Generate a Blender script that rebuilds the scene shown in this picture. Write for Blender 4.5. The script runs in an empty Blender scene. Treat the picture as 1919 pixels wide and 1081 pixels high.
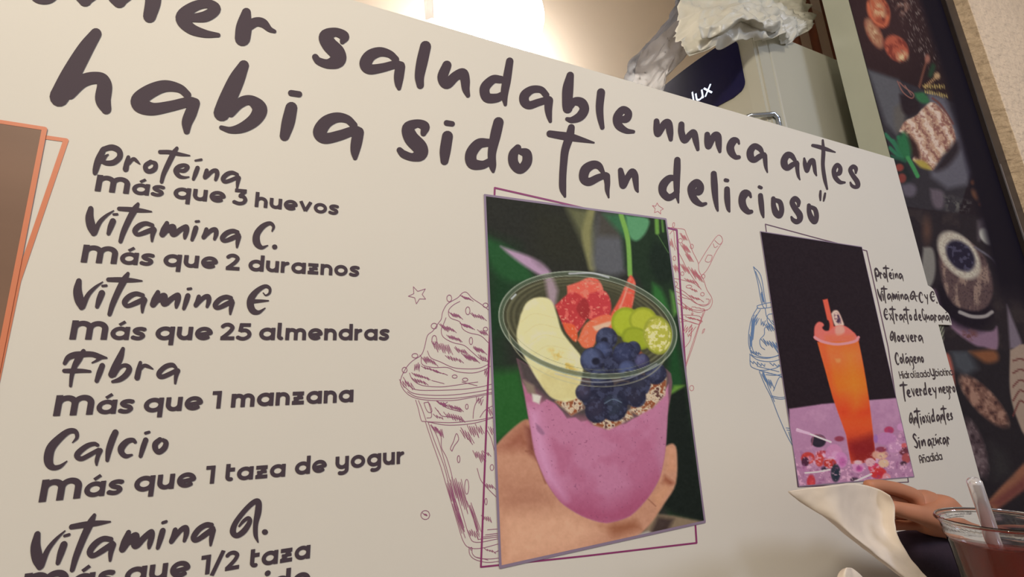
import bpy, bmesh, math, random
import numpy as np
from mathutils import Vector, Matrix
from mathutils.geometry import delaunay_2d_cdt

S = bpy.context.scene
COL = S.collection
random.seed(7)
rng = np.random.RandomState(5)

# ------------------------------------------------------------------ camera
# the lens was recovered from the photograph's vanishing points (1919 x 1081)
F = 858.0
CX, CY = 959.5, 540.5
CAMD, CAMZ = 0.50, 0.95            # distance to the printed board, height above the floor
up = np.array([-170, 3540, -858.]); up /= np.linalg.norm(up)
hz = np.array([1940, -115, -858.]); hz -= up * hz.dot(up); hz /= np.linalg.norm(hz)
yv = np.cross(up, hz)
RW = np.array([hz, yv, up])        # world = RW @ cam

cam_d = bpy.data.cameras.new('camera')
cam = bpy.data.objects.new('camera', cam_d)
COL.objects.link(cam)
M = Matrix([list(RW[0]) + [0], list(RW[1]) + [-CAMD], list(RW[2]) + [CAMZ], [0, 0, 0, 1]])
cam.matrix_world = M
cam_d.sensor_width = 36.0
cam_d.lens = 36.0 * F / 1919.0
cam_d.clip_start = 0.01
S.camera = cam

# ------------------------------------------------------------------ world, lights, exposure
S.view_settings.view_transform = 'Standard'
S.view_settings.look = 'None'
S.view_settings.gamma = 1.0
S.view_settings.use_curve_mapping = False
S.view_settings.exposure = 0.0
w = bpy.data.worlds.new('world'); S.world = w; w.use_nodes = True
w.node_tree.nodes['Background'].inputs[0].default_value = (1.0, 0.93, 0.86, 1)
w.node_tree.nodes['Background'].inputs[1].default_value = 0.32


def area(name, loc, target, size, power, color):
    l = bpy.data.lights.new(name, 'AREA'); l.shape = 'DISK'; l.size = size
    l.energy = power; l.color = color
    o = bpy.data.objects.new(name, l); COL.objects.link(o)
    o.location = loc
    o.rotation_euler = (Vector(target) - Vector(loc)).to_track_quat('-Z', 'Y').to_euler()
    return o

area('dining_ceiling_light', (-0.70, -1.5, 2.4), (0.4, 0, 1.1), 0.35, 28.5, (1.0, 0.885, 0.715))
area('cool_dining_light', (1.9, -2.2, 2.3), (1.0, 0, 0.8), 0.5, 19, (0.74, 0.80, 1.0))


def sl(c):
    c = np.asarray(c, float) / 255.0
    return np.where(c <= 0.04045, c / 12.92, ((c + 0.055) / 1.055) ** 2.4)


# ------------------------------------------------------------------ materials
def mat(name, rgb, rough=0.6, metal=0.0, noise=None, bump=None, spec=0.5, trans=0.0, alpha=1.0,
        ior=1.45, emit=None, strength=0.0, attr=None, coat=0.0, sss=0.0):
    m = bpy.data.materials.new(name); m.use_nodes = True
    nt = m.node_tree; b = nt.nodes['Principled BSDF']
    c = tuple(sl(rgb)) + (1,)
    b.inputs['Base Color'].default_value = c
    b.inputs['Roughness'].default_value = rough
    b.inputs['Metallic'].default_value = metal
    b.inputs['Specular IOR Level'].default_value = spec
    b.inputs['Transmission Weight'].default_value = trans
    b.inputs['IOR'].default_value = ior
    b.inputs['Alpha'].default_value = alpha
    b.inputs['Coat Weight'].default_value = coat
    b.inputs['Subsurface Weight'].default_value = sss
    if sss:
        b.inputs['Subsurface Radius'].default_value = (0.01, 0.004, 0.002)
    if emit:
        b.inputs['Emission Color'].default_value = tuple(sl(emit)) + (1,)
        b.inputs['Emission Strength'].default_value = strength
    tc = nt.nodes.new('ShaderNodeTexCoord')
    if noise:
        sc, amt = noise[:2]
        n = nt.nodes.new('ShaderNodeTexNoise'); n.inputs['Scale'].default_value = sc
        n.inputs['Detail'].default_value = 6
        mp = nt.nodes.new('ShaderNodeMapping')
        if len(noise) > 2:
            mp.inputs['Scale'].default_value = noise[2]
        nt.links.new(tc.outputs['Object'], mp.inputs[0]); nt.links.new(mp.outputs[0], n.inputs['Vector'])
        mx = nt.nodes.new('ShaderNodeMix'); mx.data_type = 'RGBA'; mx.blend_type = 'MULTIPLY'
        rp = nt.nodes.new('ShaderNodeValToRGB')
        rp.color_ramp.elements[0].position = 0.3; rp.color_ramp.elements[1].position = 0.7
        rp.color_ramp.elements[0].color = (1 - amt, 1 - amt, 1 - amt, 1)
        nt.links.new(n.outputs['Fac'], rp.inputs[0])
        mx.inputs[0].default_value = 1.0
        mx.inputs[6].default_value = c
        nt.links.new(rp.outputs[0], mx.inputs[7])
        nt.links.new(mx.outputs[2], b.inputs['Base Color'])
    if attr:
        a = nt.nodes.new('ShaderNodeAttribute'); a.attribute_name = attr
        nt.links.new(a.outputs['Color'], b.inputs['Base Color'])
    if bump:
        sc, st, dist = bump[:3]
        n = nt.nodes.new('ShaderNodeTexNoise'); n.inputs['Scale'].default_value = sc
        n.inputs['Detail'].default_value = 8
        mp = nt.nodes.new('ShaderNodeMapping')
        if len(bump) > 3:
            mp.inputs['Scale'].default_value = bump[3]
        nt.links.new(tc.outputs['Object'], mp.inputs[0]); nt.links.new(mp.outputs[0], n.inputs['Vector'])
        bp = nt.nodes.new('ShaderNodeBump'); bp.inputs['Strength'].default_value = st
        bp.inputs['Distance'].default_value = dist
        nt.links.new(n.outputs['Fac'], bp.inputs['Height'])
        nt.links.new(bp.outputs[0], b.inputs['Normal'])
    return m


MT = dict(
    vinyl=mat('white_vinyl', (232, 229, 220), 0.6, spec=0.3, noise=(3, 0.03), bump=(900, 0.05, 0.0003)),
    ink=mat('dark_ink', (78, 67, 77), 0.65, spec=0.25),
    ink_small=mat('dark_ink_fine', (62, 52, 64), 0.45),
    orange=mat('orange_ink', (222, 136, 100), 0.45),
    magenta=mat('magenta_ink', (150, 62, 118), 0.45),
    plumline=mat('plum_ink', (112, 84, 108), 0.45),
    sketch_purple=mat('purple_sketch_ink', (160, 92, 132), 0.5),
    sketch_pink=mat('pink_sketch_ink', (208, 118, 132), 0.5),
    sketch_blue=mat('blue_sketch_ink', (104, 138, 186), 0.5),
    lilac=mat('lilac_border_ink', (150, 134, 160), 0.45),
    printed=mat('printed_photo', (128, 128, 128), 0.7, spec=0.12, attr='paint', bump=(600, 0.04, 0.0003)),
    brown=mat('brown_print', (140, 108, 88), 0.5, noise=(2.2, 0.22, (1, 1, 5))),
    wall=mat('cream_wall', (240, 228, 216), 0.75, noise=(2, 0.05), bump=(60, 0.15, 0.002)),
    jamb=mat('pale_jamb_paint', (184, 190, 176), 0.6, noise=(7, 0.10), bump=(40, 0.15, 0.002)),
    wallgap=mat('wall_face', (205, 196, 180), 0.7, noise=(3, 0.05), bump=(50, 0.2, 0.002)),
    plaster=mat('cream_plaster', (248, 224, 192), 0.85, noise=(9, 0.10), bump=(28, 1.0, 0.016, (1, 1, 1.8))),
    trim=mat('dark_trim', (52, 44, 44), 0.4, noise=(20, 0.3)),
    trim_highlight=mat('trim_highlight', (150, 150, 160), 0.3, metal=0.6),  # pale tone standing in for the bright highlight along the dark trim
    floor=mat('floor_tile', (120, 104, 92), 0.5, noise=(4, 0.2)),
    ceiling=mat('ceiling_paint', (225, 215, 200), 0.8, noise=(2, 0.04)),
    fridge=mat('white_enamel', (184, 184, 172), 0.32, noise=(1.5, 0.05), bump=(350, 0.08, 0.0006)),
    gasket=mat('grey_gasket', (160, 158, 148), 0.6, noise=(10, 0.1)),
    display=mat('dark_blue_panel', (26, 24, 70), 0.4, spec=0.25, noise=(6, 0.15)),
    glow=mat('white_display_light', (230, 240, 255), 0.4, emit=(215, 232, 255), strength=1.2),
    chrome=mat('chrome', (190, 200, 215), 0.12, metal=1.0, noise=(10, 0.05)),
    bag=mat('translucent_bag', (222, 222, 212), 0.32, alpha=0.84, noise=(14, 0.10), bump=(30, 0.5, 0.006)),
    bag_thin=mat('thin_grey_bag', (92, 96, 108), 0.35, spec=0.3, alpha=0.40, noise=(12, 0.15), bump=(25, 0.5, 0.006)),
    wood=mat('brown_wood', (136, 82, 62), 0.55, noise=(6, 0.35, (3, 3, 0.5)), bump=(30, 0.2, 0.002, (3, 3, 0.4))),
    tape=mat('clear_tape', (250, 250, 250), 0.12, spec=1.0, alpha=0.5, noise=(40, 0.1), bump=(120, 0.5, 0.001)),
    bulb=mat('lit_opal_globe', (255, 250, 240), 0.4, emit=(255, 246, 234), strength=25.0),
    bulb_cap=mat('lamp_fitting', (210, 205, 200), 0.4, metal=0.4, noise=(10, 0.05)),
    paper=mat('napkin_paper', (236, 224, 210), 0.85, noise=(18, 0.05), bump=(160, 0.25, 0.0008)),
    skin=mat('skin', (196, 134, 104), 0.55, noise=(30, 0.10), bump=(220, 0.15, 0.0006), sss=0.08),
    nail=mat('finger_nail', (214, 160, 140), 0.3, noise=(20, 0.05)),
    sleeve=mat('dark_sleeve', (46, 32, 48), 0.9, noise=(60, 0.3), bump=(180, 0.4, 0.001)),
    cup=mat('clear_cup_plastic', (250, 250, 250), 0.03, trans=1.0, ior=1.38, noise=(8, 0.02)),
    drink=mat('red_drink', (150, 52, 40), 0.12, trans=0.35, ior=1.33, noise=(9, 0.35)),
    straw=mat('shiny_straw', (236, 236, 246), 0.12, metal=0.5, coat=0.6, ior=1.5, noise=(8, 0.03)),
    table=mat('brown_table_top', (96, 70, 56), 0.4, noise=(5, 0.3, (1, 6, 1))),
)


# ------------------------------------------------------------------ object helpers
def tag(o, label=None, cat=None, group=None, kind=None):
    if label: o['label'] = label
    if cat: o['category'] = cat
    if group: o['group'] = group
    if kind: o['kind'] = kind
    return o


def link(name, verts, faces, m, parent=None, smooth=False):
    me = bpy.data.meshes.new(name)
    me.from_pydata([tuple(v) for v in verts], [], faces)
    me.materials.append(m)
    if smooth:
        me.polygons.foreach_set('use_smooth', [True] * len(me.polygons))
    me.update()
    o = bpy.data.objects.new(name, me); COL.objects.link(o)
    if parent:
        o.parent = parent
        o.matrix_parent_inverse = Matrix.Translation(-Vector(parent.location)) if parent.type == 'EMPTY' else Matrix()
    return o


def obj(name, bm, m, parent=None, smooth=False):
    me = bpy.data.meshes.new(name)
    bm.normal_update(); bm.to_mesh(me); bm.free()
    me.materials.append(m)
    if smooth:
        me.polygons.foreach_set('use_smooth', [True] * len(me.polygons))
    o = bpy.data.objects.new(name, me); COL.objects.link(o)
    if parent:
        o.parent = parent
        o.matrix_parent_inverse = Matrix.Translation(-Vector(parent.location)) if parent.type == 'EMPTY' else Matrix()
    return o


def empty(name, loc):
    o = bpy.data.objects.new(name, None); COL.objects.link(o); o.location = loc
    o.empty_display_size = 0.05
    return o


def bx(bm, x0, x1, y0, y1, z0, z1, bev=0.0):
    r = bmesh.ops.create_cube(bm, size=1)
    vs = r['verts']
    for v in vs:
        v.co = Vector(((x0 + x1) / 2 + v.co.x * (x1 - x0), (y0 + y1) / 2 + v.co.y * (y1 - y0), (z0 + z1) / 2 + v.co.z * (z1 - z0)))
    if bev:
        es = list({e for v in vs for e in v.link_edges})
        bmesh.ops.bevel(bm, geom=es, offset=bev, segments=3, affect='EDGES', profile=0.5)


def box(name, x0, x1, y0, y1, z0, z1, m, parent=None, bev=0.0, kind=None):
    bm = bmesh.new(); bx(bm, x0, x1, y0, y1, z0, z1, bev)
    o = obj(name, bm, m, parent, smooth=False)
    if kind: o['kind'] = kind
    return o


def tube(bm, pts, rad, seg=16, cap=True):
    pts = [Vector(p) for p in pts]
    rings = []
    n = len(pts)
    prev = None
    for i, p in enumerate(pts):
        t = (pts[min(i + 1, n - 1)] - pts[max(i - 1, 0)]).normalized()
        a = Vector((0, 0, 1)) if abs(t.z) < 0.9 else Vector((1, 0, 0))
        if prev is None:
            u = t.cross(a).normalized()
        else:
            u = (prev - t * prev.dot(t)).normalized()
        prev = u
        v = t.cross(u)
        r = rad[i] if hasattr(rad, '__len__') else rad
        rings.append([bm.verts.new(p + (u * math.cos(k * 2 * math.pi / seg) + v * math.sin(k * 2 * math.pi / seg)) * r) for k in range(seg)])
    for a, b in zip(rings[:-1], rings[1:]):
        for k in range(seg):
            bm.faces.new((a[k], a[(k + 1) % seg], b[(k + 1) % seg], b[k]))
    if cap:
        bm.faces.new(rings[0][::-1]); bm.faces.new(rings[-1])


# ------------------------------------------------------------------ board plane <-> photograph
def W(px, py, y=0.0):
    """point of the world at depth y (board face: y = 0) that the photograph shows at px, py"""
    r = RW @ np.array([px - CX, -(py - CY), -F])
    t = (y + CAMD) / r[1]
    return np.array([r[0] * t, y, r[2] * t + CAMZ])


def Wn(P):
    P = np.asarray(P, float)
    c = np.stack([P[:, 0] - CX, -(P[:, 1] - CY), np.full(len(P), -F)])
    r = RW @ c
    t = CAMD / r[1]
    return np.stack([r[0] * t, r[2] * t + CAMZ], 1)


def px_of(x, z):
    """photograph pixel of board-plane points"""
    v = np.stack([x, np.full_like(x, CAMD), z - CAMZ])
    c = RW.T @ v
    return CX + F * c[0] / -c[2], CY - F * c[1] / -c[2]


# ------------------------------------------------------------------ strokes
def smooth_path(p, sub=5):
    p = np.asarray(p, float)
    if len(p) < 3:
        k = np.linspace(0, 1, sub + 1)[:, None]
        return p[0] * (1 - k) + p[1] * k
    q = np.vstack([2 * p[0] - p[1], p, 2 * p[-1] - p[-2]])
    out = []
    for i in range(1, len(q) - 2):
        for t in np.linspace(0, 1, sub, endpoint=False):
            a, b, c, d = q[i - 1], q[i], q[i + 1], q[i + 2]
            out.append(0.5 * ((2 * b) + (-a + c) * t + (2 * a - 5 * b + 4 * c - d) * t * t + (-a + 3 * b - 3 * c + d) * t ** 3))
    out.append(p[-1])
    return np.array(out)


def stroke_polys(pts, butt=False, smooth=True, seg=14, sub=5):
    """pts: (x, y, width); returns list of convex polygons (n x 2)"""
    p = smooth_path(pts, sub) if smooth else np.asarray(pts, float)
    c = p[:, :2]; wd = np.maximum(p[:, 2], 1e-6) / 2
    polys = []
    d = np.gradient(c, axis=0)
    d /= (np.linalg.norm(d, axis=1)[:, None] + 1e-9)
    if not smooth:
        for i in range(len(c) - 1):
            e = c[i + 1] - c[i]; e = e / (np.linalg.norm(e) + 1e-9); n = np.array([-e[1], e[0]])
            polys.append(np.array([c[i] + n * wd[i], c[i + 1] + n * wd[i + 1], c[i + 1] - n * wd[i + 1], c[i] - n * wd[i]]))
    else:
        n = np.stack([-d[:, 1], d[:, 0]], 1)
        L = c + n * wd[:, None]; R = c - n * wd[:, None]
        for i in range(len(c) - 1):
            polys.append(np.array([L[i], L[i + 1], R[i + 1], R[i]]))
    a = np.linspace(0, 2 * np.pi, seg, endpoint=False)
    circ = np.stack([np.cos(a), np.sin(a)], 1)
    rng_ = range(1, len(c) - 1) if butt else range(len(c))
    for i in rng_:
        polys.append(c[i] + circ * wd[i])
    return polys


class Glyphs:
    """collects polygons in board-plane coordinates and links them as one flat print"""
    def __init__(s): s.v = []; s.f = []; s.d = []; s.n = 0

    def add(s, polys):
        """one glyph or line: its overlapping pieces are merged into a single flat outline"""
        K = 1000.0
        a = np.vstack(polys); c = a.mean(0)
        vs, fs, k = [], [], 0
        for q in polys:
            ar = np.sum(q[:, 0] * np.roll(q[:, 1], -1) - q[:, 1] * np.roll(q[:, 0], -1))
            if abs(ar) < 1e-12: continue
            if ar < 0: q = q[::-1]
            vs += [Vector(((x - c[0]) * K, (z - c[1]) * K)) for x, z in q]
            fs.append(list(range(k, k + len(q)))); k += len(q)
        if not fs: return
        r = delaunay_2d_cdt(vs, [], fs, 0, 1e-4)
        P = np.array([(v.x, v.y) for v in r[0]])
        T = np.array([tuple(f) for f in r[2]])
        cen = P[T].mean(1)
        keep = np.zeros(len(T), bool)
        for f in fs:
            q = np.array([(vs[i].x, vs[i].y) for i in f])
            lo_, hi_ = q.min(0), q.max(0)
            ix = np.nonzero((~keep) & (cen[:, 0] > lo_[0]) & (cen[:, 0] < hi_[0]) & (cen[:, 1] > lo_[1]) & (cen[:, 1] < hi_[1]))[0]
            if not len(ix): continue
            x, y = cen[ix, 0], cen[ix, 1]; ins = np.zeros(len(ix), bool)
            for i in range(len(q)):
                p0, p1 = q[i], q[(i + 1) % len(q)]
                if p0[1] == p1[1]: continue
                ins ^= ((p0[1] > y) != (p1[1] > y)) & (x < (p1[0] - p0[0]) * (y - p0[1]) / (p1[1] - p0[1]) + p0[0])
            keep[ix[ins]] = True
        s.v.append(P / K + c)
        s.d.append(np.full(len(P), -(len(s.d) % 50) * 3e-6))
        s.f += [tuple(int(i) + s.n for i in f) for f in T[keep]]
        s.n += len(P)

    def build(s, name, m, parent, y, label=None):
        v = np.vstack(s.v)
        V = np.stack([v[:, 0], y + np.concatenate(s.d), v[:, 1]], 1)
        # every polygon faces the room
        F2 = []
        for f in s.f:
            q = v[list(f)]
            ar = np.sum(q[:, 0] * np.roll(q[:, 1], -1) - q[:, 1] * np.roll(q[:, 0], -1))
            F2.append(f if ar > 0 else f[::-1])
        o = link(name, V, F2, m, parent)
        if label: o['label'] = label
        return o


FR = {  # zoom frames the strokes were read in: x offset, y offset, scale
    'Z1': (0, 0, 3.0), 'Z2': (560, 0, 3.0), 'Z3': (1120, 0, 3.0),
    'A': (1020, 240, 5.997), 'B': (1320, 260, 5.997), 'C': (160, 250, 6.0), 'D': (140, 370, 4.7975),
    'E': (80, 640, 6.0), 'F': (60, 790, 6.0), 'H': (30, 910, 3.998), 'I': (430, 820, 5.33),
    'MA': (740, 520, 3.86), 'MB': (740, 780, 3.604), 'MC': (1240, 400, 3.375), 'MD': (1380, 480, 2.457), 'P': (0, 0, 1.0)}


def proj(fr, strokes, **k):
    ox, oy, s = FR[fr]
    out = []
    for st in strokes:
        q = np.array(st, float)
        q = np.stack([q[:, 0] / s + ox, q[:, 1] / s + oy, q[:, 2] / s], 1)
        for p in stroke_polys(q, **k):
            out.append(Wn(p))
    return out


# headline letters, read stroke by stroke: (frame, letter, strokes)
HEAD = [
('Z1','o',[[(250,-150,80),(200,-90,84),(210,-20,70),(280,-10,60),(330,-80,70),(310,-150,60)]]),
('Z1','m',[[(520,-150,70),(450,-60,85),(480,-2,80)],[(480,-2,70),(560,-60,70),(640,-130,60),(640,-40,85),(672,5,82)],[(672,5,70),(760,-60,75),(850,-95,80),(862,0,90),(842,92,74)]]),
('Z1','e',[[(1085,103,45),(1160,92,62),(1212,52,60),(1165,22,50),(1085,42,60),(1025,100,76),(1070,160,62),(1150,190,45),(1228,199,24)]]),
('Z1','r',[[(1385,72,52),(1372,150,88),(1364,216,88)],[(1390,150,60),(1440,125,52),(1480,132,50),(1515,165,32),(1544,178,20)]]),
('Z2','s',[[(245,235,30),(256,205,54),(205,182,50),(152,205,76),(170,250,84),(215,298,88),(218,340,86),(165,360,54),(112,345,42),(92,322,36)]]),
('Z2','a',[[(545,335,38),(510,305,42),(455,293,54),(400,315,66),(375,360,70),(400,390,58),(470,382,50),(540,364,46),(575,368,42)],[(570,375,56),(562,430,56),(560,470,44),(563,497,24)]]),
('Z2','l',[[(712,262,62),(692,350,64),(678,430,54),(682,480,42)]]),
('Z2','u',[[(832,368,52),(808,435,60),(832,472,58),(880,430,54),(922,412,54),(934,450,54),(938,500,44),(950,537,26)]]),
('Z2','d',[[(1135,448,42),(1090,448,48),(1045,495,56),(1056,548,56),(1110,552,50),(1145,535,40)],[(1185,345,42),(1168,450,48),(1155,530,42),(1160,588,20)]]),
('Z2','a',[[(1390,535,36),(1360,505,38),(1310,505,44),(1270,535,54),(1268,572,54),(1295,592,46),(1345,577,42),(1395,562,40)],[(1405,565,48),(1402,610,44),(1406,650,34),(1413,682,20)]]),
('Z2','b',[[(1525,425,42),(1512,500,62),(1508,580,58),(1510,610,56)],[(1525,605,30),(1548,572,44),(1588,578,54),(1604,615,54),(1580,655,52),(1535,675,36),(1507,670,22)]]),
('Z2','l',[[(1698,520,46),(1690,600,44),(1694,660,38),(1705,717,26)]]),
('Z2','e',[[(1795,672,30),(1840,668,44),(1852,635,40),(1820,618,42),(1788,660,46),(1797,705,46),(1838,735,32),(1880,741,20)]]),
('Z3','n',[[(330,682,32),(333,730,42),(340,752,36),(372,700,40),(396,692,42),(405,740,40),(410,784,24)]]),
('Z3','u',[[(470,700,34),(470,745,38),(488,788,38),(520,755,34),(540,748,38),(552,795,34),(562,840,20)]]),
('Z3','n',[[(615,757,32),(618,800,40),(624,822,34),(652,766,36),(674,765,40),(680,815,34),(686,852,18)]]),
('B','c',[[(388,55,24),(370,20,44),(325,25,84),(290,85,88),(300,150,84),(345,205,56),(385,208,46)]]),
('B','a',[[(652,165,40),(620,110,60),(560,85,68),(515,140,80),(520,210,80),(560,238,66),(620,200,64),(670,178,52)],[(678,190,52),(682,250,50),(690,320,38),(706,377,16)]]),
('B','a',[[(1015,240,40),(975,190,62),(930,185,74),(895,240,78),(900,300,78),(935,328,64),(990,292,60),(1035,268,48)],[(1040,280,52),(1043,350,44),(1055,420,32),(1072,460,14)]]),
('B','n',[[(1120,222,24),(1130,290,50),(1152,362,44),(1182,270,52),(1215,246,56),(1232,300,46),(1242,370,38),(1258,414,16)]]),
('B','T',[[(1328,18,24),(1335,150,44),(1330,300,42),(1350,450,42),(1378,565,22)],[(1215,75,34),(1280,90,44),(1370,118,42),(1468,152,14)]]),
('B','e',[[(1475,400,36),(1515,385,54),(1525,330,46),(1490,295,48),(1455,350,52),(1468,430,52),(1520,487,46),(1575,492,24)]]),
('B','s',[[(1700,385,24),(1700,335,46),(1668,312,46),(1638,350,48),(1665,410,50),(1714,480,56),(1722,530,52),(1690,543,40),(1655,525,34),(1638,490,18)]]),
('Z1','h',[[(540,192,64),(480,280,90),(400,420,108),(335,545,110)],[(395,530,60),(470,455,72),(560,440,66),(588,480,84),(580,560,88),(598,614,58)]]),
('Z1','a',[[(1055,535,42),(1010,498,48),(930,485,66),(850,512,80),(785,560,90),(795,592,92),(860,614,70),(960,598,60),(1060,574,56),(1100,578,48)],[(1095,582,60),(1072,640,68),(1052,690,60),(1050,738,36)]]),
('Z1','b',[[(1370,370,60),(1330,450,90),(1280,560,98),(1248,635,94)],[(1300,640,40),(1350,580,58),(1410,565,56),(1460,612,84),(1435,670,76),(1370,715,60),(1300,732,38),(1244,718,24)]]),
('Z1','i',[[(1636,524,34),(1682,531,34)],[(1638,608,68),(1620,690,74),(1600,765,56)]]),
('Z2','a',[[(310,705,40),(270,670,46),(210,662,58),(150,690,72),(118,745,78),(150,778,62),(230,762,58),(310,735,52),(340,740,48)],[(335,745,62),(324,800,64),(316,850,52),(316,888,26)]]),
('Z2','s',[[(700,750,34),(708,712,54),(665,695,46),(615,720,68),(630,775,82),(680,830,84),(682,868,74),(640,884,46),(590,868,44),(566,845,34)]]),
('Z2','i',[[(830,692,32),(862,697,30)],[(835,767,62),(822,850,62),(818,905,46)]]),
('Z2','d',[[(1065,802,44),(1010,810,58),(968,865,64),(975,918,64),(1030,928,48),(1075,908,40)],[(1122,688,58),(1105,760,60),(1085,860,48),(1088,930,42),(1092,964,18)]]),
('Z2','o',[[(1230,832,40),(1205,870,54),(1208,920,56),(1243,952,52),(1280,915,56),(1280,865,54),(1248,852,36)]]),
('A','T',[[(302,-5,78),(280,100,96),(232,250,90),(215,400,84),(205,550,82),(206,680,78),(230,768,30)],[(60,65,76),(150,80,84),(280,100,90),(420,132,58),(556,165,18)]]),
('A','a',[[(660,500,44),(610,425,80),(540,415,96),(460,470,112),(442,565,104),(500,605,92),(600,560,82),(690,528,66)],[(698,540,80),(706,620,66),(706,700,52),(722,780,20)]]),
('A','n',[[(855,475,60),(870,560,80),(884,648,74),(935,555,70),(985,492,76),(1015,530,78),(1025,600,68),(1035,680,50),(1050,716,22)]]),
('A','d',[[(1470,560,56),(1400,568,80),(1335,640,96),(1330,720,88),(1385,778,82),(1440,765,70),(1490,720,60)],[(1493,360,72),(1490,450,80),(1486,560,78),(1486,680,68),(1492,760,48),(1506,838,18)]]),
('A','e',[[(1680,722,50),(1735,712,88),(1752,655,80),(1710,612,80),(1655,665,90),(1655,740,80),(1695,812,78),(1760,858,52),(1812,850,36)]]),
('B','l',[[(103,395,68),(110,520,78),(120,650,66),(136,760,44),(148,808,24)]]),
('B','i',[[(235,465,42),(258,470,40)],[(252,567,64),(255,680,68),(266,780,48),(280,818,22)]]),
('B','c',[[(520,655,26),(500,615,48),(452,618,92),(422,680,84),(435,760,80),(485,818,62),(525,820,46)]]),
('B','i',[[(614,541,36),(636,551,36)],[(628,638,56),(636,720,62),(648,820,50),(662,882,22)]]),
('B','o',[[(772,672,50),(775,750,56),(800,830,72),(842,862,66),(866,800,58),(848,715,54),(800,690,46)]]),
('B','s',[[(1055,752,34),(1055,705,50),(1015,672,58),(985,715,60),(1015,780,64),(1065,850,72),(1070,905,64),(1035,932,58),(995,912,46),(975,878,22)]]),
('B','o',[[(1172,748,44),(1175,820,52),(1200,890,64),(1238,930,62),(1258,870,54),(1242,795,50),(1200,768,42)]]),
('B','"',[[(1303,588,24),(1300,640,30),(1302,692,18)],[(1354,615,24),(1346,660,28),(1338,698,18)]]),
]

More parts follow.
